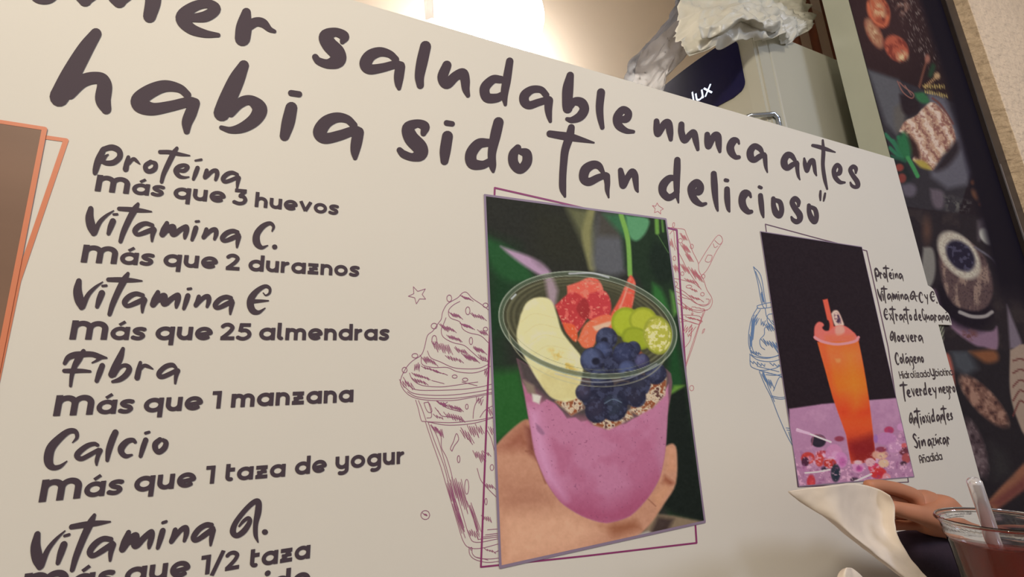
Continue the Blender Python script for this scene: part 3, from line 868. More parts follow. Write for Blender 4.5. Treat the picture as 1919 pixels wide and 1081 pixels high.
# ---- line drawings
def sketch(name, fr, lines, hatch, wd, m, label, clip=None):
    g = Glyphs()
    s = FR[fr[0]][2] if isinstance(fr, tuple) else None
    for f, L in lines:
        sc = FR[f][2]
        st = [(a, b, wd * sc) for a, b in L]
        g.add(proj(f, [st], seg=5, sub=4) if len(st) > 2 else proj(f, [st], smooth=False, seg=5))
    for f, (cx, cy, w_, h_, ang, n) in hatch:      # scribbled shading of short slanted lines
        sc = FR[f][2]; t = math.radians(ang); pts = []
        for i in range(n):
            k = (i / (n - 1) - .5) * w_
            ln = h_ * (.55 + .45 * random.random())
            sgn = 1 if i % 2 else -1
            o = random.uniform(-.12, .12) * h_
            ux, uy = math.cos(t), math.sin(t)
            pts.append((cx + k + ux * (sgn * ln / 2 + o), cy + uy * (sgn * ln / 2 + o) + k * .25, wd * sc * .9))
        g.add(proj(f, [pts], smooth=False, seg=4))
    return g.build(name, m, board, -.0003, label)

MA, MB, MC, MD = 'MA', 'MB', 'MC', 'MD'
star1 = [(133, 66), (165, 100), (220, 82), (197, 122), (222, 156), (178, 154), (155, 190), (143, 146), (97, 135), (137, 116), (133, 66)]
sketch('star_drawing', None, [(MA, [star1[i], star1[i + 1]]) for i in range(10)], [], 1.0, MT['sketch_purple'], 'small five-pointed star beside the swirl drawing')
st2 = [(1267, 840), (1285, 872), (1338, 908), (1305, 925), (1308, 965), (1275, 935), (1238, 950), (1245, 905), (1214, 870), (1250, 878), (1267, 840)]
sketch('star_drawing', None, [('A', [st2[i], st2[i + 1]]) for i in range(10)], [], .9, MT['sketch_pink'], 'small pink star above the fruit cup picture')
L = [
 (MA, [(678, 235), (620, 190), (560, 150), (520, 108), (490, 110), (455, 145), (415, 168), (375, 195), (345, 250), (335, 300), (310, 335), (275, 385), (235, 420), (215, 500), (190, 560), (130, 600), (90, 640), (60, 690), (42, 735), (42, 770), (70, 820), (120, 860), (200, 882), (330, 890), (450, 885), (560, 865), (700, 840)]),
 (MA, [(470, 172), (420, 200), (388, 240), (400, 290), (470, 320), (490, 370), (540, 400), (620, 420), (675, 470)]),
 (MA, [(370, 290), (350, 340), (335, 380), (350, 430), (420, 470), (500, 490), (560, 540), (620, 590), (680, 610)]),
 (MA, [(235, 530), (260, 580), (330, 610), (420, 650), (520, 660), (610, 655), (680, 625)]),
 (MA, [(190, 580), (200, 630), (280, 650), (380, 650), (450, 680), (560, 690), (640, 670), (690, 640)]),
 (MA, [(105, 690), (130, 740), (200, 780), (330, 790), (440, 778), (520, 765), (600, 755)]),
 (MA, [(60, 720), (95, 770), (150, 810), (300, 815), (480, 808), (620, 790), (700, 770)]),
 (MA, [(70, 790), (130, 835), (250, 850), (420, 848), (600, 825), (700, 805)]),
 (MA, [(90, 825), (160, 862), (300, 875), (480, 868), (700, 830)]),
 (MA, [(150, 885), (170, 950), (190, 1030), (215, 1040), (300, 1045), (420, 1048), (600, 1030), (720, 1005)]),
 (MA, [(170, 888), (200, 960), (225, 1035)]),
 (MA, [(240, 895), (262, 970), (262, 1010), (230, 1015)]),
 (MA, [(210, 905), (245, 905), (268, 965), (245, 975), (225, 950), (210, 905)]),
 (MA, [(310, 960), (340, 1000), (420, 1010), (500, 1035)]),
 (MA, [(380, 900), (350, 925), (400, 950), (480, 970)]),
 (MA, [(565, 1018), (570, 960), (590, 900), (640, 860)]),
 (MA, [(615, 1010), (650, 960), (700, 930), (712, 925)]),
 (MA, [(290, 940), (330, 990)]),
 (MB, [(205, 35), (250, 170), (310, 340), (345, 460), (390, 610), (425, 730), (460, 840), (500, 885), (580, 890), (700, 860)]),
 (MB, [(225, 40), (265, 160), (330, 330), (370, 480), (415, 620), (455, 760), (475, 820)]),
 (MB, [(245, 55), (290, 150), (340, 320), (385, 480), (430, 640), (470, 780)]),
 (MB, [(270, 70), (310, 130), (315, 210), (350, 280), (380, 380), (395, 450), (440, 600), (500, 800), (550, 850), (700, 825)]),
 (MB, [(500, 880), (505, 930), (540, 965), (620, 985), (705, 978)]),
 (MB, [(520, 895), (525, 930), (560, 955), (640, 962), (705, 955)]),
 (MB, [(215, 35), (340, 58), (460, 55), (560, 40), (660, 10)]),
 (MB, [(485, 570), (520, 660), (555, 780)]), (MB, [(500, 600), (545, 720), (570, 800)]),
 (MB, [(445, 75), (480, 130), (525, 190)]), (MB, [(555, 350), (580, 430), (630, 490), (685, 545)]),
 (MB, [(620, 90), (650, 150), (680, 270)]), (MB, [(610, 800), (700, 788)]), (MB, [(590, 815), (700, 800)]), (MB, [(560, 830), (700, 812)]),
 (MB, [(625, 765), (690, 760)]), (MB, [(670, 920), (700, 905)]),
 (MB, [(385, 235), (375, 215), (395, 170), (415, 115), (430, 155), (400, 200), (385, 235)]),
]
for cx, cy, a, b in ((393, 150, 18, 24), (284, 350, 22, 20), (145, 565, 22, 16), (70, 668, 18, 20), (527, 240, 16, 28), (550, 458, 12, 26), (432, 715, 18, 12), (520, 933, 10, 18), (655, 372, 16, 14), (655, 200, 18, 16), (508, 738, 20, 12), (285, 450, 18, 32)):
    L.append((MA, [(cx + a * math.cos(k * math.pi / 4), cy + b * math.sin(k * math.pi / 4)) for k in range(9)]))
for cx, cy, a, b in ((205, 665, 30, 30), (430, 288, 9, 24), (655, 345, 12, 20), (485, 475, 14, 50), (615, 575, 8, 22), (515, 893, 7, 9)):
    L.append((MB, [(cx + a * math.cos(k * math.pi / 4), cy + b * math.sin(k * math.pi / 4)) for k in range(9)]))
Hh = [(MA, x) for x in [(520, 150, 60, 60, 40, 10), (440, 275, 70, 50, 50, 12), (600, 280, 90, 50, 50, 12), (520, 350, 70, 60, 40, 12), (640, 400, 60, 60, 50, 9), (385, 370, 90, 70, 50, 14), (430, 440, 90, 50, 50, 14), (340, 505, 130, 90, 70, 20), (610, 525, 70, 60, 50, 12), (480, 530, 80, 60, 55, 12), (545, 580, 90, 70, 50, 16), (640, 585, 50, 50, 60, 8), (245, 600, 90, 70, 55, 14), (430, 590, 110, 50, 50, 12), (160, 650, 40, 80, 100, 8), (260, 665, 110, 40, 40, 12), (190, 715, 110, 50, 45, 14), (330, 690, 80, 30, 30, 8), (180, 750, 90, 50, 45, 10), (310, 755, 80, 14, 20, 8), (90, 775, 90, 60, 65, 10), (540, 768, 100, 14, 10, 8), (345, 915, 60, 50, 45, 12), (440, 945, 90, 50, 50, 14), (430, 1010, 130, 60, 60, 16), (320, 1010, 60, 40, 50, 7), (610, 895, 50, 60, 100, 7), (660, 690, 30, 60, 100, 6), (690, 970, 30, 60, 70, 5)]]
Hh += [(MB, x) for x in [(275, 90, 40, 60, 60, 8), (310, 110, 30, 70, 75, 7), (485, 130, 60, 90, 65, 8), (530, 100, 60, 80, 70, 9), (575, 90, 40, 70, 70, 6), (570, 265, 70, 90, 70, 12), (620, 250, 40, 40, 60, 6), (640, 470, 60, 50, 55, 8), (420, 500, 50, 200, 75, 9), (455, 540, 50, 230, 75, 9), (380, 520, 36, 260, 73, 8), (430, 680, 34, 260, 73, 8), (530, 790, 70, 70, 70, 10), (540, 690, 30, 200, 72, 6), (620, 690, 60, 50, 65, 9), (640, 905, 60, 30, 50, 8), (205, 662, 24, 28, 50, 7), (655, 100, 30, 90, 70, 5), (590, 960, 90, 12, 10, 5)]]
sketch('swirl_cup_drawing', None, L, Hh, 1.05, MT['sketch_purple'], 'purple line drawing of a tall cup with swirled cream')
L = [
 (MC, [(25, 95), (75, 85), (80, 60), (70, 62), (75, 90), (140, 100), (155, 130), (180, 190), (195, 240), (230, 310), (235, 360), (265, 420), (285, 480), (315, 530), (318, 570), (295, 605), (240, 612), (180, 600), (100, 540)]),
 (MC, [(235, 315), (290, 225), (355, 138), (385, 172), (345, 240), (290, 350), (245, 400)]),
 (MC, [(335, 170), (365, 195), (385, 178)]), (MC, [(290, 262), (275, 300), (305, 305), (318, 268), (290, 262)]),
 (MC, [(325, 190), (335, 215), (355, 205)]),
 (MC, [(50, 130), (75, 110), (85, 200), (130, 290), (160, 350), (220, 440), (250, 480)]),
 (MC, [(75, 410), (130, 420), (200, 440), (240, 470)]), (MC, [(80, 460), (150, 500), (210, 560), (260, 585), (300, 570), (310, 540)]),
 (MC, [(85, 490), (150, 520), (220, 570), (285, 575), (300, 545), (280, 540)]),
 (MC, [(90, 560), (160, 600), (230, 625), (270, 615)]), (MC, [(100, 690), (160, 680), (230, 700)]), (MC, [(275, 612), (240, 700), (200, 830), (155, 960), (150, 1010)]),
 (MC, [(262, 625), (215, 760), (175, 880), (150, 960)]), (MC, [(125, 870), (180, 800), (190, 700)]), (MC, [(255, 760), (262, 735), (272, 730), (262, 755)]),
 (MC, [(120, 640), (240, 650), (235, 700), (110, 660)]),
]
for cx, cy, a, b in ((118, 172, 13, 14), (190, 208, 10, 14), (80, 283, 9, 14), (130, 380, 10, 12), (262, 397, 11, 13), (88, 445, 11, 14), (257, 510, 12, 11), (172, 462, 18, 10), (193, 633, 5, 6)):
    L.append((MC, [(cx + a * math.cos(k * math.pi / 4), cy + b * math.sin(k * math.pi / 4)) for k in range(9)]))
Hh = [(MC, x) for x in [(140, 150, 30, 50, 65, 8), (150, 220, 40, 70, 60, 10), (175, 280, 30, 90, 62, 8), (150, 350, 40, 60, 60, 9), (210, 380, 40, 80, 60, 10), (90, 345, 30, 60, 70, 8), (190, 430, 70, 40, 45, 9), (205, 485, 40, 30, 50, 7), (215, 535, 60, 50, 40, 8), (240, 410, 24, 60, 62, 6), (160, 600, 70, 40, 55, 9), (200, 665, 90, 40, 30, 10), (170, 735, 60, 60, 120, 9), (150, 535, 90, 14, 30, 8), (60, 190, 26, 90, 75, 6), (240, 600, 90, 16, -10, 8), (175, 770, 24, 20, 100, 5)]]
sketch('swirl_cup_drawing', None, L, Hh, .85, MT['sketch_pink'], 'pink line drawing of a swirled drink with a straw')
L = [
 (MD, [(78, 48), (98, 120), (112, 200), (125, 235), (138, 235), (130, 190), (112, 90), (78, 48)]), (MD, [(88, 70), (110, 130), (122, 180)]),
 (MD, [(95, 228), (130, 218), (165, 212)]), (MD, [(95, 228), (100, 240), (140, 238), (170, 232)]),
 (MD, [(98, 235), (72, 280), (58, 340), (56, 400), (66, 440), (80, 460), (140, 470), (200, 455)]),
 (MD, [(110, 245), (85, 290), (70, 350), (68, 400), (78, 440)]),
 (MD, [(62, 455), (64, 500), (80, 515), (120, 525), (180, 515), (212, 495)]), (MD, [(60, 450), (100, 478), (160, 485), (210, 472)]),
 (MD, [(65, 440), (110, 462), (160, 465), (208, 450)]),
 (MD, [(170, 265), (145, 270), (142, 300), (155, 320), (130, 330), (128, 360), (108, 385), (112, 415), (130, 430)]),
 (MD, [(150, 290), (165, 310), (185, 320)]), (MD, [(132, 240), (138, 275), (150, 290)]),
 (MD, [(105, 530), (130, 590), (160, 650), (195, 740), (235, 830), (275, 900), (296, 935)]), (MD, [(120, 530), (150, 610), (175, 670)]),
 (MD, [(160, 648), (200, 658), (242, 652)]), (MD, [(160, 642), (200, 650), (242, 645)]), (MD, [(228, 790), (268, 795)]), (MD, [(232, 800), (270, 803)]),
 (MD, [(135, 545), (180, 548), (220, 540)]), (MD, [(170, 620), (195, 560), (215, 560)]),
]
Hh = [(MD, x) for x in [(75, 330, 14, 120, 95, 9), (85, 300, 26, 60, 110, 7), (66, 390, 10, 90, 88, 7), (155, 330, 40, 50, 60, 8), (150, 400, 60, 50, 55, 10), (185, 420, 30, 60, 60, 6), (90, 445, 40, 20, 60, 8), (120, 190, 10, 60, 80, 6), (100, 495, 70, 24, 60, 9), (160, 540, 90, 24, 20, 12), (150, 520, 100, 14, 20, 9), (150, 580, 30, 60, 70, 8), (180, 310, 20, 40, 60, 5), (265, 850, 30, 80, 75, 9), (275, 895, 20, 60, 75, 7), (120, 310, 20, 40, 100, 5), (180, 500, 50, 20, 60, 6), (130, 560, 14, 60, 65, 5)]]
sketch('lidded_cup_drawing', None, L, Hh, 1.25, MT['sketch_blue'], 'blue line drawing of a domed cup with a straw')
g = Glyphs()
g.add(proj('P', [[(1296 + 4 * math.cos(k), 727 + 5 * math.sin(k), .8) for k in np.linspace(0, 6.28, 9)]], seg=5))
g.build('dot_drawing', MT['sketch_pink'], board, -.0003)


# ---- photograph 1: fruit cup held in a hand
def paint_fruit(X, Y):
    p = Paint(X, Y, (38, 38, 34))
    n = p.noise(60, 4, 1); n2 = p.noise(9, 4, 2)
    p.mix(p.poly([(905, 450), (960, 470), (985, 560), (935, 640), (950, 780), (990, 800), (930, 840), (900, 800)], 30), (26, 52, 30))
    p.mix(p.curve([(905, 440), (960, 470), (1000, 520), (960, 530), (920, 500)], 8), (34, 74, 40))
    p.mix(p.poly([(900, 700), (975, 690), (1000, 790), (930, 830), (900, 820)], 12), (36, 84, 36))
    p.mix(p.curve([(938, 462), (985, 478), (1015, 492), (1032, 512), (1020, 520), (985, 500), (955, 478)], 4), (168, 136, 162))
    p.mix(p.curve([(1005, 395), (1060, 400), (1100, 440), (1100, 500), (1020, 490), (1000, 440)], 20), (40, 40, 32))
    p.mix(p.poly([(1060, 388), (1105, 394), (1120, 440), (1112, 505), (1085, 440)], 8), (92, 92, 64))
    p.mix(p.line([(1108, 396), (1098, 440), (1110, 500)], 16, 8), (122, 118, 78))
    p.mix(p.curve([(1118, 400), (1160, 405), (1175, 440), (1170, 510), (1115, 508), (1112, 450)], 8), (84, 84, 88))
    p.mix(p.poly([(1120, 398), (1165, 402), (1165, 445), (1118, 442)], 8), (66, 62, 56))
    p.mix(p.poly([(1160, 404), (1248, 412), (1320, 978), (1250, 990), (1240, 640), (1195, 520), (1170, 500)], 6), (30, 44, 30))
    p.mix(p.curve([(1130, 402), (1175, 405), (1180, 450), (1155, 430)], 6), (50, 92, 62))
    p.mix(p.curve([(1172, 404), (1214, 410), (1210, 435), (1192, 452), (1178, 440)], 3), (84, 138, 96))
    p.mix(p.line([(1163, 402), (1176, 450), (1180, 515)], 9, 3), (112, 156, 72))
    p.mix(p.line([(1230, 412), (1231, 436)], 8, 4), (96, 140, 60))
    p.mix(p.line([(1240, 412), (1242, 434)], 4, 3), (80, 120, 55))
    p.mix(p.curve([(1225, 450), (1250, 470), (1262, 520), (1235, 530), (1215, 490)], 6), (24, 34, 26))
    p.mix(p.line([(1232, 440), (1252, 474)], 1.4, 1.2), (70, 100, 56))
    p.mix(p.curve([(1222, 530), (1240, 545), (1255, 590), (1240, 600), (1224, 570)], 5), (44, 96, 44))
    p.mix(p.poly([(1256, 545), (1262, 550), (1268, 585), (1262, 592)], 5), (96, 150, 66))
    p.mix(p.poly([(1262, 600), (1280, 720), (1266, 730), (1250, 720)], 6), (26, 64, 32))
    p.mix(p.poly([(1256, 735), (1282, 720), (1322, 980), (1262, 962), (1235, 940), (1250, 800)], 5), (20, 26, 22))
    p.mix(p.curve([(1262, 722), (1282, 722), (1268, 732), (1255, 738)], 3), (90, 130, 50))
    p.mix(p.poly([(1225, 962), (1262, 966), (1322, 978), (1200, 1006)], 3), (128, 108, 86))
    p.mix(p.poly([(1232, 968), (1262, 972), (1250, 996), (1215, 1004)], 5), (62, 48, 44))
    p.mix(p.poly([(1190, 1000), (1214, 995), (1225, 1000), (1185, 1010)], 3), (170, 164, 158))
    # hand
    sk = (186, 132, 106)
    hand = p.curve([(926, 838), (950, 812), (984, 786), (1000, 800), (1030, 850), (1090, 890), (1140, 900), (1190, 895), (1225, 870), (1238, 845), (1250, 834), (1262, 832), (1268, 850), (1266, 905), (1245, 942), (1215, 985), (1180, 1010), (1090, 1035), (930, 1075)], 2.2)
    p.mix(hand, sk)
    for pl_, c, s_ in (([(930, 840), (985, 790), (996, 840), (960, 842)], (150, 90, 70), 14), ([(985, 800), (998, 800), (1004, 860), (992, 850)], (122, 66, 56), 6),
                       ([(935, 900), (1010, 905), (1060, 960), (940, 960)], (172, 118, 94), 20), ([(1120, 985), (1190, 975), (1200, 990), (1150, 1004)], (150, 92, 66), 8),
                       ([(940, 965), (1060, 955), (1130, 990), (1080, 1030), (940, 1060)], (208, 156, 126), 22),
                       ([(1245, 890), (1264, 905), (1250, 912), (1240, 905)], (146, 84, 62), 4), ([(1222, 930), (1246, 905), (1258, 915), (1232, 955)], (196, 140, 108), 6),
                       ([(1250, 838), (1264, 838), (1266, 880), (1250, 885)], (196, 138, 108), 5)):
        p.mix(p.poly(pl_, s_) * hand, c)
    p.mix(p.line([(985, 845), (1000, 850), (1022, 905)], 3, 4) * hand, (140, 84, 66))
    p.mix(p.line([(1214, 935), (1228, 948)], 2, 2) * hand, (150, 96, 74))
    p.c = p.c + ((n2 - .5) * 14)[:, None] * hand[:, None]
    # cup body
    body = p.curve([(968, 672), (982, 735), (993, 800), (1002, 850), (1022, 900), (1050, 940), (1090, 966), (1135, 979), (1180, 966), (1215, 930), (1236, 892), (1246, 840), (1250, 780), (1256, 700), (1200, 690), (1100, 710), (1020, 700)], 2)
    p.mix(body, (150, 92, 112)); p.mix(body * p.poly([(960, 660), (1256, 660), (1256, 740), (1180, 790), (1060, 780), (975, 712)], 10), (72, 62, 62))
    yog = p.poly([(972, 706), (984, 726), (1000, 752), (1012, 757), (1024, 748), (1040, 756), (1054, 772), (1062, 784), (1078, 782), (1088, 790), (1100, 788), (1108, 796), (1124, 800), (1134, 806), (1142, 798), (1150, 802), (1160, 796), (1172, 794), (1184, 785), (1196, 780), (1210, 764), (1222, 766), (1236, 748), (1252, 720), (1250, 800), (1246, 850), (1236, 896), (1215, 932), (1180, 968), (1135, 981), (1090, 968), (1050, 942), (1022, 902), (1002, 852), (993, 800)], 1.6) * body
    n3 = p.noise(50, 3, 9)
    p.mix(yog, (180, 112, 142))
    p.mix(yog * (n3 > .5) * .0, (0, 0, 0))
    p.mix(yog * np.clip((n3 - .45) * 3, 0, .6), (166, 88, 118))
    p.mix(yog * p.poly([(1000, 900), (1050, 930), (1140, 945), (1220, 905), (1250, 880), (1240, 990), (1000, 990)], 22), (160, 78, 108))
    p.mix(yog * p.poly([(985, 760), (1010, 770), (1035, 870), (1060, 935), (1020, 900), (1000, 850)], 12), (196, 134, 168))
    p.mix(yog * p.poly([(1236, 770), (1252, 740), (1250, 850), (1238, 890), (1230, 850)], 6), (176, 112, 140))
    sp = p.noise(3.2, 1, 12)
    p.mix(yog * np.clip((sp - .90) * 12, 0, .5), (120, 60, 90))
    p.mix(yog * p.curve([(1003, 793), (1012, 800), (1020, 812), (1014, 814), (1006, 806)], 2), (150, 100, 130))
    # granola and cream bits
    bit = p.noise(7, 3, 21)
    for pl_ in ([(1190, 740), (1212, 722), (1248, 708), (1246, 740), (1222, 764), (1196, 778), (1180, 770)], [(1100, 775), (1150, 785), (1180, 768), (1186, 782), (1140, 805), (1112, 796)], [(1040, 752), (1085, 742), (1095, 765), (1070, 778)]):
        mk = p.poly(pl_, 2.5)
        p.mix(mk, (198, 176, 150)); p.mix(mk * np.clip((bit - .5) * 8, 0, 1), (136, 74, 46)); p.mix(mk * np.clip((.38 - bit) * 9, 0, 1), (90, 56, 52))
    p.mix(p.poly([(996, 735), (1014, 742), (1010, 757), (998, 752)], 2), (206, 198, 186)); p.mix(p.poly([(980, 712), (1000, 722), (1004, 738), (988, 736)], 3), (128, 110, 96))
    # inside of the rim
    inn, r, u, v = p.ell(1101, 609, 160, 90, 9.5, 2)
    p.mix(inn, (62, 60, 44))
    st = np.sin(r * 95) * .5 + .5
    p.mix(inn * np.clip((r - .72) * 5, 0, 1) * st * .5, (120, 116, 86))
    p.mix(p.poly([(1020, 520), (1032, 512), (1045, 545), (1040, 575), (1028, 570)], 5) * inn, (150, 128, 136))
    # banana
    ban = p.curve([(975, 590), (988, 566), (1010, 557), (1032, 563), (1043, 590), (1052, 620), (1070, 645), (1088, 668), (1092, 690), (1086, 722), (1080, 745), (1058, 752), (1035, 746), (1018, 728), (1000, 700), (980, 665), (968, 630)], 2)
    p.mix(ban, (214, 204, 152))
    bn = p.noise(26, 3, 4)
    p.mix(ban * np.clip((bn - .5) * 3, 0, .6), (226, 220, 172))
    for k in range(6):
        yy = 590 + k * 20
        p.mix(ban * p.line([(975 + k * 8, yy + 14), (1000 + k * 9, yy - 2), (1040 + k * 9, yy + 6)], 1.4, 1.8) * .5, (188, 176, 124))
    p.mix(ban * p.poly([(1030, 655), (1062, 665), (1085, 700), (1060, 700)], 8) * np.clip((n2 - .45) * 5, 0, 1), (198, 168, 84))
    p.mix(ban * p.poly([(1000, 690), (1090, 700), (1086, 752), (1020, 750)], 9) * .5, (190, 172, 108))
    # strawberries
    for pl_, c in (([(1062, 536), (1085, 528), (1104, 520), (1120, 524), (1130, 545), (1122, 565), (1095, 575), (1066, 568)], (214, 92, 76)),
                   ([(1040, 572), (1070, 548), (1094, 560), (1100, 590), (1086, 618), (1066, 628), (1050, 600)], (178, 54, 56)),
                   ([(1104, 550), (1132, 545), (1144, 566), (1142, 590), (1122, 604), (1100, 596), (1094, 575)], (182, 56, 60)),
                   ([(1098, 600), (1086, 592), (1080, 575), (1096, 558), (1106, 585)], (150, 44, 46)),
                   ([(1144, 588), (1160, 560), (1176, 524), (1182, 516), (1190, 530), (1188, 555), (1180, 585), (1160, 604), (1146, 604)], (208, 82, 64)),
                   ([(1054, 604), (1076, 610), (1082, 632), (1076, 640), (1060, 622)], (216, 88, 54)),
                   ([(1082, 638), (1096, 608), (1124, 592), (1146, 592), (1146, 616), (1122, 622), (1112, 648), (1094, 652)], (220, 104, 72))):
        mk = p.curve(pl_, 1.8); p.mix(mk, c)
        p.mix(mk * np.clip((n2 - .58) * 5, 0, .5), (236, 132, 112))
        p.mix(mk * np.clip((sp - .82) * 6, 0, .6), (240, 170, 140))
    p.mix(p.curve([(1110, 612), (1144, 602), (1140, 612), (1118, 620)], 2), (236, 168, 140))
    p.mix(p.line([(1178, 530), (1168, 560), (1156, 590)], 3, 3), (236, 140, 120))
    # grapes
    for cx, cy, a, b, ang, c in ((1172, 604, 27, 28, 0, (160, 170, 44)), (1204, 600, 26, 24, 0, (168, 172, 52)), (1192, 634, 28, 20, 20, (146, 156, 40)), (1232, 628, 27, 36, -10, (172, 168, 66))):
        e, r, u, v = p.ell(cx, cy, a, b, ang, 1.8); p.mix(e, c)
        p.mix(e * np.clip((r - .75) * 3, 0, .5), (116, 128, 32))
    e, r, u, v = p.ell(1232, 628, 24, 31, -10, 2)
    p.mix(e * np.clip((p.noise(6, 3, 33) - .5) * 8, 0, 1), (226, 214, 146))
    p.mix(p.poly([(1186, 650), (1196, 655), (1212, 672), (1196, 668)], 3), (176, 86, 48))
    # blueberries
    def berry(cx, cy, r_, c=(62, 66, 92), crown=None):
        e, r, u, v = p.ell(cx, cy, r_, r_ * 1.02, 0, 1.6)
        p.mix(e, (34, 34, 52)); e2, r2, u2, v2 = p.ell(cx - r_ * .18, cy - r_ * .22, r_ * .82, r_ * .82, 0, 7)
        p.mix(e * e2, c); p.mix(e * np.clip((n2 - .5) * 3, 0, .35), (92, 98, 130))
        if crown:
            q, _, _, _ = p.ell(cx + crown[0], cy + crown[1], r_ * .33, r_ * .3, 0, 2); p.mix(q * e, (30, 30, 44))
    for a in ((1110, 745, 20, (44, 44, 62)), (1094, 735, 16, (60, 54, 72)), (1168, 738, 22, (40, 40, 58)), (1128, 725, 22, (38, 38, 56)), (1198, 722, 20, (46, 46, 62)), (1192, 745, 18, (42, 40, 56)), (1150, 764, 25, (44, 48, 64)), (1118, 770, 22, (46, 42, 60)), (1228, 700, 20, (52, 54, 76))):
        berry(a[0], a[1], a[2], a[3])
    p.mix(p.line([(1132, 756), (1148, 748), (1164, 754)], 1.6, 1.6), (96, 110, 130))
    for a in ((1136, 634, 20, (58, 62, 86), (-4, 4)), (1186, 654, 14, (54, 58, 84), None), (1150, 684, 20, (38, 40, 60), None), (1202, 678, 15, (78, 74, 108), None), (1130, 658, 18, (66, 74, 108), None), (1170, 664, 22, (50, 54, 82), None), (1176, 694, 19, (72, 80, 116), (0, 6)), (1110, 675, 23, (72, 80, 112), (6, 2)), (1122, 706, 17, (64, 70, 96), (0, -2))):
        berry(a[0], a[1], a[2], a[3], a[4])
    # rim of the cup
    def ring(a, b, w_, c, k=1.0, cy=609, cx=1101, soft=1.2):
        e, r, u, v = p.ell(cx, cy, a, b, 9.5, 1)
        rr = np.hypot(u, v); base = rr / np.maximum(r, 1e-3)
        p.mix(k * np.clip((w_ / 2 - np.abs(r - 1) * base) / soft + .5, 0, 1), c)
    ring(164, 93, 9, (84, 92, 74), .75)
    ring(168, 97.5, 2.2, (150, 158, 140), .9)
    ring(160, 89, 1.4, (168, 172, 152), .7)
    ring(153, 82, 1.2, (120, 122, 96), .5)
    for y_, c, k in ((634, (176, 172, 140), .6),):
        e, r, u, v = p.ell(1101, y_, 150, 88, 9.5, 1)
        low = np.clip((v) / 20, 0, 1)
        p.mix(.6 * low * np.clip((1.2 - np.abs(r - 1) * 100) / 1.5 + .3, 0, 1), c)
    p.mix(p.line([(1066, 513), (1108, 512), (1140, 520)], 3, 2) * .7, (206, 204, 214))
    p.mix(p.line([(958, 560), (966, 552)], 3, 2) * .8, (214, 220, 224))
    p.mix(p.line([(1040, 700), (1110, 716), (1180, 708), (1230, 682)], 2.4, 1.6) * .6, (176, 176, 176))
    p.c += ((p.noise(4, 2, 40) - .5) * 8)[:, None]
    p.c = p.c * .94 + 6
    return p

q1 = Wn([(908, 366), (1247, 411), (1320, 977), (937, 1062)])
pr = print_mesh('photo_print', q1, 300, 420, paint_fruit, (188, 181, 176), -.0008, board, 'picture of a hand holding a pink yogurt cup topped with fruit')


def border(quad, w_, m, label, y=-.0010):
    g = Glyphs()
    g.add([q for i in range(4) for q in stroke_polys([(quad[i][0], quad[i][1], w_), (quad[(i + 1) % 4][0], quad[(i + 1) % 4][1], w_)], smooth=False, seg=8)])
    return g.build('picture_border', m, board, y, label)

border(q1, .0030, MT['lilac'], 'lilac border of the fruit cup picture')


